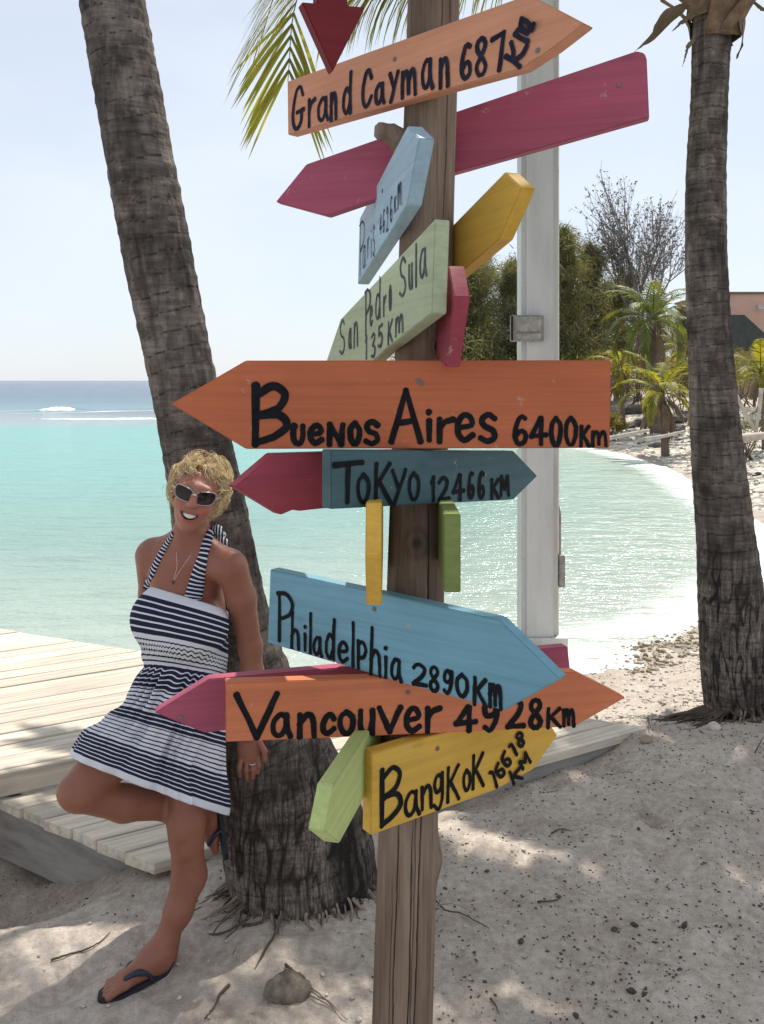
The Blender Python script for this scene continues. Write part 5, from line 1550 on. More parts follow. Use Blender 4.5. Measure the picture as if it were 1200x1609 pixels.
# gathers: folds fan out from the seam, strongest in the skirt
ang = np.arctan2(Yg - (2.66 - 0.3*np.clip(-aU, 0, .3)), Xg - (-0.60 - 0.35*np.clip(-aU, 0, .4)))
fold = 0.0095*np.sin(ang*21 + 2.2*np.sin(ang*5 + 6*Zg)) * sstep(0.0, -0.05, aU) * (0.5 + 0.5*sstep(-0.30, -0.06, aU)) + 0.010*np.sin(ang*8 + 5*Zg) * sstep(-0.03, -0.22, aU)
smock = 0.0028*np.sin(ang*46 + 60*np.sin(aU*70)*0.05) * np.exp(-((aU-0.012)/0.020)**2)
pinch = 0.010*np.exp(-((aU-0.0)/0.014)**2)
# drag wrinkles from the hip towards the raised knee
wr = 0.004*np.sin(70*(aH*0.9 + 0.25*Xg) + 3*np.sin(9*Xg)) * sstep(-0.05, -0.16, aU) * sstep(0.02, 0.08, aH) * sstep(-0.62, -0.75, Xg)
d = g.F + fold + smock + pinch + wr
d = np.maximum(d, aT); d = np.maximum(d, -aH)
d = np.maximum(d, -(g.F + fold + pinch + wr + 0.012) if False else -(d + 0.013))
DV, DF = surface_nets(d.astype(np.float32), g.lo, g.h)
pT = DV @ nT - dT; pU = DV @ nU - dU; pH = DV @ nH - dH
# stripe coordinate: 0 at the neckline, 1 at the seam, 2 at the hem
up = np.clip(-pT, 0, None); mid = pU
st = np.where(pU > 0, up/(up + np.clip(pU, 1e-6, None)), 1 + np.clip(-pU, 0, None)/(np.clip(-pU, 0, None) + np.clip(pH, 1e-6, None)))
angv = np.arctan2(DV[:,1] - (2.66 - 0.3*np.clip(-pU, 0, .3)), DV[:,0] - (-0.60 - 0.35*np.clip(-pU, 0, .4)))
st = st + 0.016*np.sin(angv*62 + 9*np.sin(angv*3))*np.exp(-((st-0.80)/0.09)**2) + 0.012*np.sin(angv*21 + 2.2*np.sin(angv*5 + 6*DV[:,2]))*sstep(0.98, 1.06, st)*sstep(1.5, 1.1, st) + 0.007*fbm(DV[:,0]*22, DV[:,1]*22, DV[:,2]*22, 3, 8)*sstep(0.1, 0.3, st)*sstep(1.97, 1.9, st)
t = NT('striped_jersey')
sv = t.attr('stripe')
def bars(lst, total=2.0):
    """lst of (position, is_navy) edges -> constant colour ramps"""
    return lst
NAVY, WHT = (0.018, 0.020, 0.042), (0.64, 0.64, 0.69)
def stripes_ramp(lo, hi, edges):
    r = t.n('ShaderNodeValToRGB'); r.color_ramp.interpolation = 'CONSTANT'
    e = r.color_ramp.elements
    e[0].position = 0; e[0].color = (*edges[0][1], 1); e[1].position = edges[1][0]; e[1].color = (*edges[1][1], 1)
    for p, c_ in edges[2:]:
        x = e.new(p); x.color = (*c_, 1)
    t.l(t.maprange(sv, lo, hi), r.inputs['Fac'])
    return r.outputs['Color']
def seq(spec):
    out = []; p = 0.0; tot = sum(w for w, _ in spec)
    for w, c_ in spec: out.append((p/tot, c_)); p += w
    return out
Bq = [(2.6, WHT)]
for _ in range(6): Bq += [(1.25, NAVY), (0.45, WHT)]
r1 = stripes_ramp(0.0, 0.66, seq(Bq))
Bq = [(0.5, WHT)] + [(0.28, NAVY), (0.55, WHT)]*5
r2 = stripes_ramp(0.66, 1.0, seq(Bq))
Bq = [(1.1, NAVY), (0.4, WHT)]*5 + [(0.5, NAVY), (0.85, WHT)]*5
r3 = stripes_ramp(1.0, 1.42, seq(Bq))
Bq = [(1.2, NAVY), (0.42, WHT)]*3 + [(0.45, NAVY), (1.05, WHT)]*6 + [(0.9, NAVY), (0.55, WHT)]
r4 = stripes_ramp(1.42, 1.76, seq(Bq))
Bq = [(1.2, NAVY), (0.42, WHT)]*5 + [(1.2, NAVY), (3.0, WHT)]
r5 = stripes_ramp(1.76, 2.0, seq(Bq))
def sel(lo, a, b):
    return t.mix(t.math('GREATER_THAN', sv, lo), a, b)
c = sel(1.76, sel(1.42, sel(1.0, sel(0.66, r1, r2), r3), r4), r5)
wn_ = t.noise(t.pos((220, 220, 220)), 1.0, 3)
c = t.mix(0.3, c, t.ramp(wn_, [(0.3, (0.75, 0.75, 0.75)), (0.7, (1, 1, 1))]), 'MULTIPLY')
M_DRESS = t.done(c, 0.85, t.bump(wn_, 0.15, 0.002), 0.15)
dress = mesh_obj('dress', DV, DF, M_DRESS, person, smooth=True, attrs={'stripe': st})

# halter straps following the skin
def strap(px_pts, wid, off, name, mat, seg=26, knots=None):
    P = catmull(np.array([(a, b) for a, b in px_pts], float), seg)
    C3 = []
    for a, b in P:
        h_ = BODY.hit(a, b); C3.append(h_ if h_ is not None else C3[-1])
    C3 = np.array(C3)
    for _ in range(3): C3[1:-1] = (C3[:-2] + 2*C3[1:-1] + C3[2:])/4
    ws = np.interp(np.linspace(0, 1, seg), np.linspace(0, 1, len(wid)), wid)
    V = []; F = []
    T_ = np.gradient(C3, axis=0); T_ /= np.linalg.norm(T_, axis=1, keepdims=True)
    for i in range(seg):
        e = 0.004
        gr = np.array([BODY.sample((C3[i] + dv)[None])[0] - BODY.sample((C3[i] - dv)[None])[0] for dv in np.eye(3)*e]); gr /= np.linalg.norm(gr) + 1e-9
        s_ = np.cross(T_[i], gr); s_ /= np.linalg.norm(s_) + 1e-9
        for e_ in (-1, -0.5, 0, 0.5, 1):
            V.append(C3[i] + s_*ws[i]/2*e_ + gr*(off - 0.003*abs(e_)))
        for e_ in (1, 0, -1):
            V.append(C3[i] + s_*ws[i]/2*e_ + gr*(off - 0.009))
    for i in range(seg-1):
        for j in range(8): F.append((i*8+j, i*8+(j+1) % 8, (i+1)*8+(j+1) % 8, (i+1)*8+j))
    lens = np.repeat(np.linspace(0, 1, seg), 8)
    return mesh_obj(name, V, F, mat, person, smooth=True, attrs={'along': lens})
t = NT('striped_strap')
al = t.attr('along'); fr = t.math('FRACT', t.math('MULTIPLY', al, 17.0))
c = t.mix(t.math('GREATER_THAN', fr, 0.66), NAVY, WHT)
M_STRAP = t.done(c, 0.85, None, 0.15)
strap([(231, 925), (240, 898), (256, 866), (272, 838)], (0.026, 0.022, 0.018), 0.007, 'halter_strap', M_STRAP)
strap([(301, 950), (309, 915), (318, 880), (326, 850), (330, 836)], (0.056, 0.046, 0.032, 0.024), 0.008, 'halter_strap', M_STRAP)
# knot of the halter behind the neck
kn = MB()
for (x0, y0, x1, y1, x2, y2) in ((326, 846, 340, 830, 352, 842), (330, 852, 347, 848, 358, 858), (328, 842, 335, 848, 350, 850), (334, 838, 346, 836, 340, 850)):
    P = catmull([W(x0, y0, 2.66), W(x1, y1, 2.63), W(x2, y2, 2.66)], 10)
    kn.tube(P, [0.010*math.sin(0.5 + 2.3*i/9)+0.004 for i in range(10)], 7)
t = NT('striped_knot'); wv = t.n('ShaderNodeTexWave', Scale=38.0, Distortion=2.0); t.l(t.pos(), wv.inputs['Vector'])
kn.build('halter_knot', t.done(t.mix(t.math('GREATER_THAN', wv.outputs['Fac'], 0.68), NAVY, WHT), 0.85), person, smooth=True)

# ---- hair
t = NT('blond_hair'); v = t.pos()
f1 = t.noise(v, 45, 3); f2 = t.noise(v, 12, 2)
c = t.ramp(f1, [(0.3, (0.42, 0.27, 0.12)), (0.5, (0.68, 0.51, 0.27)), (0.7, (0.86, 0.73, 0.47))])
M_HAIR = t.done(c, 0.55, None, 0.25)
M_HAIRB = mat_plain('blond_roots', (0.40, 0.27, 0.12), 0.7, 0.1, 0.4, 60)
HF = Field(HC - 0.20, HC + 0.20, 0.005)
HF.ell(hp(0, -.034, .028), (.0735, .082, .076), 0.0, R=HR)
HF.ell(hp(0, -.060, -.02), (.064, .050, .068), 0.03, R=HR)
HF.ell(hp(0, .075, -.010), (.061, .058, .076), 0.012, R=HR, sub=True)
Xh, Yh, Zh = np.meshgrid(*[HF.lo[i] + np.arange(HF.n[i])*HF.h for i in range(3)], indexing='ij')
HFv = HF.F + 0.006*fbm(Xh*40, Yh*40, Zh*40, 3, 77)
HV, HFa = surface_nets(HFv.astype(np.float32), HF.lo, HF.h)
hair = mesh_obj('hair', HV, HFa, M_HAIRB, person, smooth=True)
rr = np.random.default_rng(21)
STR = []
def strand(p0, d0, Ls, r, curl, grav, n=14):
    STR.append((p0, d0/np.linalg.norm(d0), Ls, r, curl, grav))
def build_strands(name, mat, parent, n=14, k=4):
    N = len(STR)
    P = np.array([q[0] for q in STR]); D = np.array([q[1] for q in STR])
    Ls, R_, CU, GR = (np.array([q[i] for q in STR])[:, None] for i in (2, 3, 4, 5))
    lk = fbm(P[:,0]*34, P[:,1]*34, P[:,2]*34, 2, 61)                  # neighbouring strands share a curl, so they gather into locks
    emr = np.clip(1.13 + 0.42*lk + rr.normal(0, 0.04, N), 1.02, 1.36); ph = (9.0*lk + rr.normal(0, 0.25, N))[:, None]; fr_ = (1.0 + 0.5*fbm(P[:,0]*20, P[:,1]*20, P[:,2]*20, 2, 63) + rr.normal(0, 0.06, N))[:, None]
    A = np.cross(D, np.array([0.3, 0.4, 0.85]) + rr.normal(0, 0.12, (N, 3))); A /= np.linalg.norm(A, axis=1, keepdims=True); B = np.cross(D, A)
    pts = [P]
    for i in range(n):
        u = i/n
        D = D + np.array([0, 0, -1.0])*GR*(0.3+u) + CU*(A*np.cos(ph + 6.28*fr_*u) + B*np.sin(ph + 6.28*fr_*u)); D /= np.linalg.norm(D, axis=1, keepdims=True)
        q = pts[-1] + D*Ls/n
        l = (q - HC) @ HR / HS
        e = np.sqrt((l[:,0]/.079)**2 + ((l[:,1]+.022)/.097)**2 + ((l[:,2]-.026)/.088)**2)
        emx = np.where(l[:,2] > 0, emr, emr + 0.10 - 2.2*np.clip(l[:,2], -0.10, 0))
        f_ = np.where(e < 1.0, e, np.where(e > emx, e/emx, 1.0))[:, None]
        c0 = np.array([0, -.022, .026])
        q = HC + HS*((l - c0)/f_ + c0) @ HR.T
        pts.append(q)
    Q = np.stack(pts, 1)                                   # N, n+1, 3
    T_ = np.gradient(Q, axis=1); T_ /= np.linalg.norm(T_, axis=2, keepdims=True) + 1e-9
    A = np.cross(T_, np.array([0.13, 0.27, 0.95])); A /= np.linalg.norm(A, axis=2, keepdims=True) + 1e-9
    B = np.cross(T_, A)
    tp = np.r_[np.linspace(1, 0.8, n-2), 0.55, 0.3, 0.12]
    th = np.arange(k)/k*2*math.pi
    V = Q[:, :, None, :] + (R_*tp[None, :])[:, :, None, None]*(A[:, :, None, :]*np.cos(th)[:, None] + B[:, :, None, :]*np.sin(th)[:, None])
    m = n+1
    I, J = np.meshgrid(np.arange(n), np.arange(k), indexing='ij'); J2 = (J+1) % k
    F = np.stack([I*k+J, I*k+J2, (I+1)*k+J2, (I+1)*k+J], -1).reshape(-1, 4)
    F = (F[None] + (np.arange(N)*m*k)[:, None, None]).reshape(-1, 4)
    return mesh_obj(name, V.reshape(-1, 3), F, mat, parent, smooth=True)
for k in range(3000):
    th = rr.uniform(0, 2*math.pi); ph = rr.uniform(0.0, 1.0)
    z = rr.uniform(-0.35, 1.0); rho = math.sqrt(max(0, 1-z*z))
    l = np.array([.076*rho*math.cos(th), -.022 + .092*rho*math.sin(th), .027 + .082*z])
    if l[1] > .030 and l[2] < .088 - 0.2*max(0, l[1]-.05): continue
    if l[1] > -0.02 and l[2] < 0.0: continue
    nrm = np.array([l[0]/.077**2, (l[1]+.022)/.093**2, (l[2]-.032)/.088**2]); nrm /= np.linalg.norm(nrm)
    side = np.sign(l[0] + 0.012) or 1
    flow = np.array([side*0.9, -0.6 if l[1] < 0.03 else -0.1, 0.0]) + nrm*0.30 + rr.normal(0, 0.3, 3)
    if l[2] < 0.03: flow = np.array([side*0.25, -0.35, -0.8]) + nrm*0.25 + rr.normal(0, 0.2, 3)
    strand(hp(*l), HR @ flow, rr.uniform(0.07, 0.125), rr.uniform(0.0005, 0.0011), rr.uniform(0.18, 0.34), 0.12, 14)
# fringe curls over the brow, soft curls falling beside the right cheek, a wisp on the left
for k in range(260):
    x = rr.uniform(-.062, .066); 
    p0 = hp(x, .046 - 0.35*abs(x) + rr.normal(0, .004), .099 - 3.6*x*x)
    strand(p0, HR @ (np.array([0.9*np.sign(x+.004), 0.25, 0.25]) + rr.normal(0, .3, 3)), rr.uniform(0.045, 0.075), rr.uniform(0.0006, 0.0012), 0.36, 0.16, 14)
for k in range(230):
    p0 = hp(.072 + rr.normal(0, .005), -.01 + rr.normal(0, .02), rr.uniform(-.02, .06))
    strand(p0, HR @ (np.array([0.5, 0.15, -0.7]) + rr.normal(0, .25, 3)), rr.uniform(0.06, 0.125), rr.uniform(0.0005, 0.0010), 0.30, 0.06, 14)
for k in range(140):
    p0 = hp(-.074 + rr.normal(0, .004), -.015 + rr.normal(0, .02), rr.uniform(0.0, .06))
    strand(p0, HR @ (np.array([-0.35, -0.1, -0.8]) + rr.normal(0, .2, 3)), rr.uniform(0.03, 0.075), rr.uniform(0.0005, 0.0009), 0.22, 0.07, 13)
for k in range(12):
    p0 = hp(-.078, -.02 + rr.normal(0, .01), 0.0)
    strand(p0, HR @ (np.array([-0.4, -0.1, -0.8]) + rr.normal(0, .15, 3)), rr.uniform(0.05, 0.085), 0.0008, 0.1, 0.02)
for k in range(70):
    th = rr.uniform(0, 6.28); z = rr.uniform(-0.1, 0.95); rho = math.sqrt(1-z*z)
    l = np.array([.085*rho*math.cos(th), -.022 - .10*rho*abs(math.sin(th)), .032 + .098*z])
    strand(hp(*l), HR @ (np.array([l[0]*9, -0.3, 0.4]) + rr.normal(0, .5, 3)), rr.uniform(0.04, 0.08), 0.0004, 0.3, 0.10)
build_strands('curls', M_HAIR, hair)

# ---- teeth
tv = MB()
m_, n_ = 22, 6
Vt = []
for i in range(m_):
    x = -.0255 + .051*i/(m_-1)
    for j in range(n_):
        u = j/(n_-1)
        top = .0092*math.sqrt(max(0.05, 1-(x/.028)**2)); z = -.0605 + 13*x*x + top - u*top*1.45
        gap = 0.0007 if (i % 3 == 0) else 0
        Vt.append(hp(x, .0900 - 14*x*x - gap + 0.002*math.sin(u*3), z))
mesh_obj('teeth', Vt, grid_faces(m_, n_), mat_plain('tooth_enamel', (0.72, 0.68, 0.60), 0.25, 0.5, 0.03), person, smooth=True)

# ---- sunglasses
t = NT('dark_lens'); 
tcz = t.n('ShaderNodeTexCoord'); sz = t.n('ShaderNodeSeparateXYZ'); t.l(tcz.outputs['Generated'], sz.inputs[0])
M_LENS = t.done(t.ramp(sz.outputs['Z'], [(0.0, (0.045, 0.025, 0.022)), (0.8, (0.008, 0.006, 0.007))]), 0.06, None, 0.3)
M_FRAME = mat_plain('pale_metal_frame', (0.36, 0.31, 0.29), 0.2, 0.8, 0.05)
glasses = mesh_obj('sunglasses', [(0,0,0),(1e-4,0,0),(0,1e-4,0)], [(0,1,2)], M_FRAME, person, Matrix.Translation(HC)) if False else None
def lens_outline(sg, grow=0.0, n=28):
    pts = []
    for i in range(n):
        a = 2*math.pi*i/n
        ex = 3.4
        cx_, sx_ = math.cos(a), math.sin(a)
        x = (.0300+grow)*np.sign(cx_)*abs(cx_)**(2/ex); z = (.0215+grow)*np.sign(sx_)*abs(sx_)**(2/ex)
        if z < 0: x *= 1 - 0.12*abs(z)/.0215
        z += 0.004*(x/.030)*1.0      # upswept outer corners
        xx = sg*(.0345 + x)
        pts.append(np.array([xx, .0985 - 5.5*max(0, abs(xx)-.004)**2*1.0, .008 + z]))
    return pts
fr_mb = MB()
for sg in (-1, 1):
    o1 = lens_outline(sg)
    fr_mb.tube([hp(*p) for p in o1 + o1[:2]], 0.0014, 6, False)
fr_mb.tube(catmull([hp(-.009, .100, .010), hp(0, .105, .014), hp(.009, .100, .010)], 8), 0.0022, 6)
for sg in (-1, 1):
    fr_mb.tube(catmull([hp(sg*.064, .080, .014), hp(sg*.070, .068, .014), hp(sg*.078, .03, .012), hp(sg*.081, -.01, .010)], 12), 0.0026, 6)
sun_gl = fr_mb.build('sunglasses', M_FRAME, person, smooth=True)
for sg in (-1, 1):
    o1 = lens_outline(sg); c0 = np.mean(o1, axis=0) + np.array([0, .004, 0]); n = len(o1)
    V = [hp(*c0)] + [hp(*(c0*0.5 + p*0.5 + np.array([0, .0012, 0]))) for p in o1] + [hp(*p) for p in o1]
    F = [(0, 1+i, 1+(i+1) % n) for i in range(n)] + [(1+i, 1+n+i, 1+n+(i+1) % n, 1+(i+1) % n) for i in range(n)]
    mesh_obj('lens', V, F, M_LENS, sun_gl, smooth=True)

# ---- necklace, ring, flip-flops
nk = MB()
pts = []
for a, b in catmull(np.array([(277, 868), (278, 890), (273, 912), (283, 896), (300, 872)], float), 30):
    h_ = BODY.hit(a, b)
    if h_ is not None: pts.append(h_ + np.array([0, -0.0015, 0]))
M_SIL = mat_plain('silver', (0.6, 0.58, 0.55), 0.2, 0.8, 0.05)
nk.tube(np.array(pts), 0.0007, 5, False)
hpn = BODY.hit(272, 914)
neck = nk.build('necklace', M_SIL, person)
pm = MB(); pm.tube([hpn + np.array([0, -.004, .006]), hpn + np.array([0, -.006, 0]), hpn + np.array([0, -.004, -.008])], [.001, .003, .001], 6); pm.build('pendant', mat_plain('dark_pendant', (0.08, 0.04, 0.03), 0.3, 0.6), neck)
rg = MB(); cR = W(397, 1199, 2.693); a = np.linspace(0, 2*math.pi, 15); rg.tube([cR + np.array([.0098*math.cos(q), .0098*math.sin(q), 0.001*math.sin(q)]) for q in a], 0.0016, 6, False); rg.build('ring', M_SIL, person, smooth=True)

M_FOAM2 = mat_plain('navy_foam', (0.020, 0.021, 0.030), 0.7, 0.3, 0.2, 40)
M_STR2 = mat_plain('navy_strap', (0.022, 0.024, 0.040), 0.5, 0.4, 0.2, 40)
def sole_outline(n=40):
    out = []
    for i in range(n):
        a = 2*math.pi*i/n
        u = 0.5 - 0.5*math.cos(a)                       # 0 heel .. 1 toe
        wd = np.interp(u, [0, .12, .35, .55, .8, .95, 1], [0.006, .030, .030, .034, .041, .026, .004])
        s_ = 1 if a < math.pi else -1
        out.append((-0.032 + 0.232*u, s_*wd + 0.004*(u-.5)))
    return out
def flip_flop(fn, name, label_none=None):
    ol = sole_outline(); n = len(ol)
    V = [fn(a, b, 0.0) for a, b in ol] + [fn(a, b, -0.014) for a, b in ol]
    F = [tuple(range(n)), tuple(range(2*n-1, n-1, -1))] + [(i, n+i, n+(i+1) % n, (i+1) % n) for i in range(n)]
    so = mesh_obj(name, V, F, M_FOAM2, person)
    sm = MB()
    for s_ in (-1, 1):
        C_ = catmull([fn(.142, .018, .004), fn(.128, .016 + s_*.004, .030), fn(.098, .006 + s_*.022, .038), fn(.062, s_*.030, .020), fn(.050, s_*.030, -.002)], 16)
        wds = np.interp(np.linspace(0, 1, 16), [0, .2, .6, 1], [.003, .007, .0095, .006])
        sm.tube(C_, wds, 7)
    sm.build('strap', M_STR2, so, smooth=True)
flip_flop(fp, 'flip_flop')
# raised foot's flip-flop
fa, fb = W(341, 1276, 2.745), W(350, 1344, 2.745)
q1 = (fb-fa)/np.linalg.norm(fb-fa); q3 = np.array([-0.93, -0.36, 0.0]); q3 -= q1*(q3@q1); q3 /= np.linalg.norm(q3); q2 = np.cross(q1, q3)
flip_flop(lambda a, b, z: fa + q1*(a*0.72+0.01) + q2*b + q3*z*1.0, 'flip_flop')
# ---------------------------------------------------------------- small things on the ground
def gd(x, y): return float(ground_d(np.array([x]), np.array([y]))[0])
M_STONE = mat_plain('dark_pebble', (0.085, 0.070, 0.060), 0.85, 0.2, 0.4, 30)
M_STONE2 = mat_plain('pale_coral_stone', (0.50, 0.46, 0.40), 0.9, 0.15, 0.3, 20, 0.3)
M_ROCK = mat_plain('beach_rock', (0.115, 0.105, 0.10), 0.9, 0.2, 0.5, 2.5, 0.5)
def lump(r, seed, sub=2, rough=0.25, sq=(1, 1, 0.7)):
    bm = bmesh.new(); bmesh.ops.create_icosphere(bm, subdivisions=sub, radius=1.0)
    V = np.array([v.co[:] for v in bm.verts]); F = [tuple(v.index for v in f.verts) for f in bm.faces]; bm.free()
    V = V * (1 + rough*fbm(V[:,0]*1.6+seed, V[:,1]*1.6, V[:,2]*1.6, 3, seed))[:, None] * np.array(sq) * r
    return V, F
def on_ground(px, py):
    """point of the sand seen at a photo pixel"""
    Ys = np.geomspace(1.3, 60, 900); X_ = (px-CXP)/FPX*Ys; Z_ = CAMH - (py-HOR)/FPX*Ys
    k = np.argwhere(Z_ <= ground(X_, Ys))
    Y0 = Ys[k[0][0]] if len(k) else 10.0
    Ys = np.linspace(Y0*0.985, Y0*1.015, 60); X_ = (px-CXP)/FPX*Ys; Z_ = CAMH - (py-HOR)/FPX*Ys
    k = np.argwhere(Z_ <= (ground_d(X_, Ys) if Y0 < 6 else ground(X_, Ys)))
    return W(px, py, Ys[k[0][0]] if len(k) else Y0)

# scattered specks of leaf, bark and coral crumbs: too many to count
rr = np.random.default_rng(31)
def scatter(n, xr_, yr_, smin, smax, mat, name, label, cat, seed, flat=0.6, cond=None):
    rr = np.random.default_rng(seed)
    base = np.array([(1,0,0),(-1,0,0),(0,1,0),(0,-1,0),(0,0,1),(0,0,-1)], float)
    fac = np.array([(0,2,4),(2,1,4),(1,3,4),(3,0,4),(2,0,5),(1,2,5),(3,1,5),(0,3,5)])
    x = rr.uniform(*xr_, n); y = yr_[0] + (yr_[1]-yr_[0])*rr.random(n)**1.3
    if cond is not None:
        k = cond(x, y, rr); x, y = x[k], y[k]; n = len(x)
    z = ground_d(x, y)
    s = smin + (smax-smin)*rr.random(n)**3.0
    a = rr.uniform(0, 6.28, n)
    el = rr.uniform(0.5, 1.0, n)
    B = base[None] * (1 + 0.3*rr.normal(size=(n, 6, 1))) * np.stack([s, s*el, s*flat], 1)[:, None, :]
    X_ = B[..., 0]*np.cos(a)[:, None] - B[..., 1]*np.sin(a)[:, None]; Y_ = B[..., 0]*np.sin(a)[:, None] + B[..., 1]*np.cos(a)[:, None]
    V = np.stack([X_ + x[:, None], Y_ + y[:, None], B[..., 2] + z[:, None] + (s*0.25)[:, None]], -1).reshape(-1, 3)
    F = (fac[None] + (np.arange(n)*6)[:, None, None]).reshape(-1, 3)
    return tag(mesh_obj(name, V, F, mat), label, cat, kind='stuff')
patchy = lambda x, y, r: (fbm(x*1.3, y*1.3, seed=88) + 0.35*sstep(-0.3, 0.5, x) + r.uniform(-0.35, 0.35, len(x)) > 0.12)
scatter(30000, (-1.6, 2.4), (2.2, 5.0), 0.0011, 0.0068, M_STONE, 'sand_debris', 'dark specks and crumbs strewn over the shaded sand', 'debris', 1, 0.5, patchy)
scatter(1800, (-1.6, 2.6), (2.2, 5.6), 0.002, 0.011, M_STONE2, 'coral_crumbs', 'pale coral crumbs strewn over the sand', 'coral crumbs', 2, 0.6)
scatter(3400, (0.6, 3.6), (4.5, 7.0), 0.004, 0.022, M_STONE2, 'shore_pebbles', 'pale pebbles along the near waterline', 'pebbles', 3, 0.6, lambda x, y, r: shore_dist(x, y) > -0.15)
scatter(1500, (1.9, 3.6), (6.6, 8.2), 0.01, 0.035, mat_plain('tan_pebble', (0.34, 0.29, 0.21), 0.9, 0.15, 0.4, 12), 'spit_pebbles', 'tan pebbles on the little spit by the right trunk', 'pebbles', 5, 0.7, lambda x, y, r: np.abs(shore_dist(x, y)) < 0.4)
scatter(9000, (4.5, 20.0), (11, 36), 0.02, 0.085, M_STONE2, 'beach_rubble', 'grey coral rubble covering the far beach', 'rubble', 4, 0.5, lambda x, y, r: (shore_dist(x, y) > 0.1) & (shore_dist(x, y) < 10))
scatter(2600, (4.5, 20.0), (11, 36), 0.03, 0.13, M_ROCK, 'wrack_line', 'dark dried weed and rubble along the far beach', 'weed', 6, 0.35, lambda x, y, r: (shore_dist(x, y) > 1.2) & (shore_dist(x, y) < 9))

# single pebbles and husks large enough to pick out
PEB = [(965, 1462, 0.016), (818, 1458+24, 0.019), (997, 1455, 0.017), (1075, 1456, 0.018), (700, 1398, 0.013), (878, 1410, 0.012), (1003, 1303, 0.013), (992, 1560, 0.020), (1012, 1565, 0.016), (950, 1345, 0.012), (765, 1370, 0.014), (905, 1610-12, 0.016)]
where = ['nearest the lowest yellow board', 'below the middle of the shaded sand', 'right of the largest pebble', 'closest to the right edge', 'beside the post', 'in the middle of the debris patch', 'farthest back in the shade', 'in the pair near the bottom edge', 'smaller of the pair near the bottom edge', 'upper middle of the shaded sand', 'left of the debris patch', 'at the bottom edge of the picture']
for i, (px, py, r) in enumerate(PEB):
    p = on_ground(px, py); V, F = lump(r*0.6, i*3+1, 2, 0.7, (1.2, 0.8, 0.6))
    o = mesh_obj('pebble', V, F, M_STONE, None, Matrix.Translation((p[0], p[1], p[2]+r*0.25)) @ Matrix.Rotation(i*1.3, 4, 'Z'), smooth=True)
    tag(o, 'dark round pebble on the sand, ' + where[i], 'pebble', 'dark pebbles on the shaded sand')

# half-buried coconut husk with its stalk and runners in front of the leaning palm
p = on_ground(452, 1562)
husk = empty('coconut_husk', (p[0], p[1], p[2]), 'half-buried grey coconut husk with stringy stalk near the palm roots', 'coconut husk')
V, F = lump(0.060, 9, 4, 0.35, (1.1, 0.8, 0.75)); V += 0.004*fbm(V[:,0]*60, V[:,1]*60, V[:,2]*60, 3, 5)[:, None]
mesh_obj('shell', V, F, mat_plain('grey_husk', (0.20, 0.165, 0.13), 0.95, 0.1, 0.5, 30, 0.6), husk, Matrix.Translation((p[0], p[1], p[2]+0.012)), smooth=True)
def twig(name, pxs, r, mat, parent=None, label=None, lift=0.006, cat='twig', group=None):
    P = []
    for a, b in pxs:
        q = on_ground(a, b); P.append((q[0], q[1], q[2] + lift))
    C_ = catmull(P, 26); C_ += np.random.default_rng(int(pxs[0][0])).normal(0, r*0.12, C_.shape)
    mb = MB(); mb.tube(C_, np.linspace(r*0.75, r*0.3, 26), 6)
    o = mb.build(name, mat, parent, smooth=True)
    if label: tag(o, label, cat, group)
    return o
twig('stalk', [(448, 1518), (462, 1530), (478, 1540), (479, 1562)], 0.006, M_ROOT, husk)
twig('runner', [(486, 1552), (505, 1568), (525, 1585), (545, 1606)], 0.0035, M_ROOT2, husk)
twig('runner', [(488, 1568), (508, 1578), (528, 1592)], 0.003, M_ROOT2, husk)
G = 'loose twigs on the sand'
twig('twig', [(80, 1512), (105, 1503), (135, 1495), (158, 1482), (172, 1468)], 0.0045, M_ROOT, None, 'thin curved twig lying left of the flip-flop foot', group=G)
twig('twig', [(360, 1550), (345, 1566), (338, 1582), (322, 1604)], 0.006, M_ROOT, None, 'dark crooked root piece left of the coconut husk', group=G)
twig('twig', [(684, 1420), (700, 1436), (722, 1440), (745, 1452), (768, 1464)], 0.004, M_ROOT, None, 'tangled twig right of the post at the shade edge', 0.012, group=G)
twig('twig', [(686, 1432), (712, 1430), (742, 1442)], 0.003, M_ROOT2, None, 'pale twig crossing the tangle right of the post', 0.02, group=G)
twig('twig', [(770, 1572), (778, 1582), (784, 1596)], 0.004, M_ROOT, None, 'short twig on the sunlit sand right of the post foot', group=G)
twig('twig', [(866, 1312), (880, 1305), (900, 1308)], 0.004, M_ROOT, None, 'short twig in the shade beneath the yellow board', group=G)
twig('twig', [(845, 1420), (870, 1418), (880, 1414)], 0.005, M_ROOT, None, 'dark stick among the debris in the right shade', group=G)
twig('twig', [(1186, 1190), (1192, 1178), (1199, 1165)], 0.005, M_ROOT, None, 'short stick leaning at the right edge beyond the shade', 0.02, group=G)
twig('twig', [(1018, 1138), (1020, 1148), (1022, 1153)], 0.008, M_ROOT, None, 'broken brown stub among the right palm roots', 0.03, group=G)
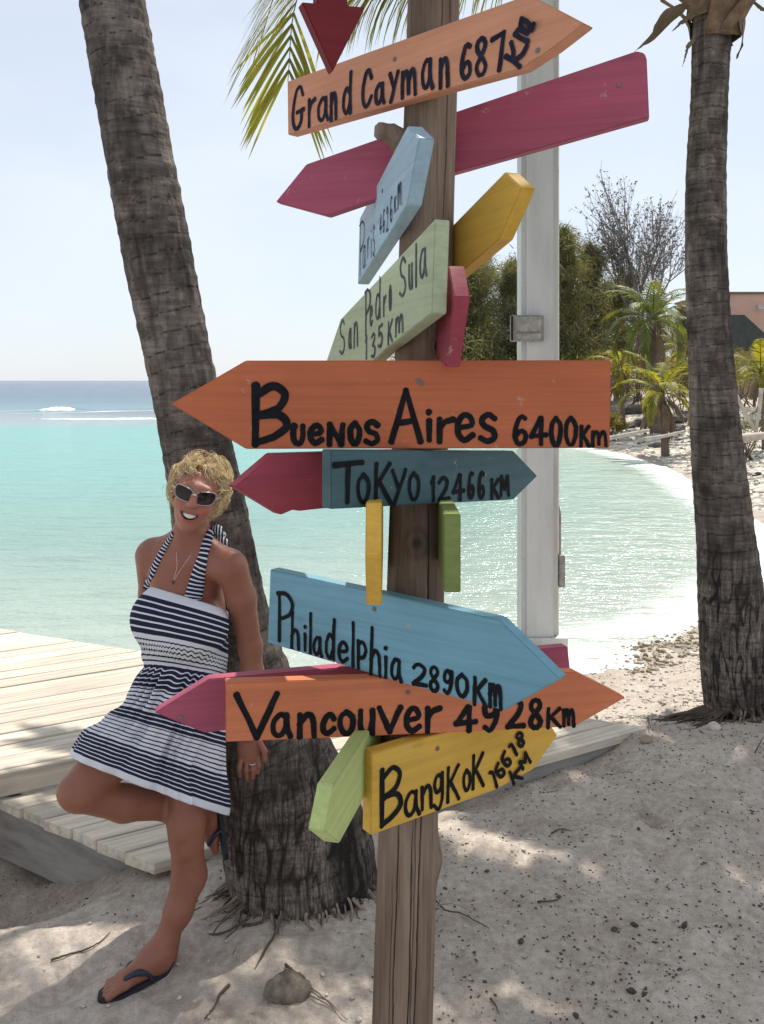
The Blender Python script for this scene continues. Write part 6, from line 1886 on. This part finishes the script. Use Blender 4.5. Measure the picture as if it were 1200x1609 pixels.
# coconut coral lumps beside the right palm roots
for i, (px, py, r, lab) in enumerate([(1122, 1146, 0.034, 'pale stone resting against the right palm foot'), (1082, 1100, 0.020, 'small pale stone in the right palm root coil'), (1098, 1102, 0.018, 'pale pebble touching the right palm root coil'), (1015, 1166, 0.030, 'brown coral lump in front of the boardwalk corner')]):
    p = on_ground(px, py); V, F = lump(r, 40+i, 2, 0.3)
    tag(mesh_obj('stone', V, F, M_STONE2 if i < 3 else mat_plain('brown_lump', (0.30, 0.23, 0.17), 0.9), None, Matrix.Translation((p[0], p[1], p[2]+r*0.3)), smooth=True), lab, 'stone', 'stones by the right palm')

# rocks and driftwood on the far beach
ROCKS = [(1000, 648, 0.55, 'flat dark rock left of the small far palm'), (1008, 668, 0.45, 'dark rock before the small far palm'), (1062, 662, 0.5, 'dark rock between the small palm and the right trunk'), (968, 650, 0.5, 'dark rock touching the right end of the big orange board'),
         (1080, 655, 0.45, 'dark rock hugging the left side of the right trunk'), (1172, 672, 0.4, 'dark rock right of the right trunk'), (1030, 701, 0.18, 'small brown rock on the far strand'), (1060, 676, 0.35, 'low dark rock on the far strand'), (985, 672, 0.3, 'small dark rock near the orange board edge'), (1195, 668, 0.4, 'dark rock at the right picture edge')]
for i, (px, py, r, lab) in enumerate(ROCKS):
    p = on_ground(px, py); V, F = lump(r, 70+i, 3, 0.6, (1.3, 1.0, 0.5))
    tag(mesh_obj('rock', V, F, M_ROCK, None, Matrix.Translation((p[0], p[1], p[2]+r*0.1)) @ Matrix.Rotation(i, 4, 'Z')), lab, 'rock', 'rocks on the far beach')
M_DRIFT = mat_plain('bleached_driftwood', (0.44, 0.38, 0.33), 0.9, 0.1, 0.25, 6)
def drift(pts, r, label, Y_):
    mb = MB(); P = [W(a, b, Y_) for a, b in pts]
    mb.tube(catmull(P, 14), np.linspace(r, r*0.7, 14), 9)
    tag(mb.build('driftwood', M_DRIFT, None, smooth=True), label, 'driftwood', 'driftwood on the far beach')
drift([(1156, 690), (1180, 687), (1215, 683)], 0.11, 'thick pale driftwood log right of the right trunk', 19)
drift([(1152, 610), (1166, 640), (1186, 676)], 0.05, 'grey branch slanting down beside the right trunk', 20)
drift([(1196, 610), (1193, 645), (1188, 672)], 0.05, 'upright grey branch at the right edge', 20)
drift([(950, 690), (985, 683), (1020, 676)], 0.06, 'thin dark drift branch near the orange board end', 22)
drift([(1010, 690), (1040, 686), (1075, 678)], 0.05, 'thin drift branch before the far rocks', 21)
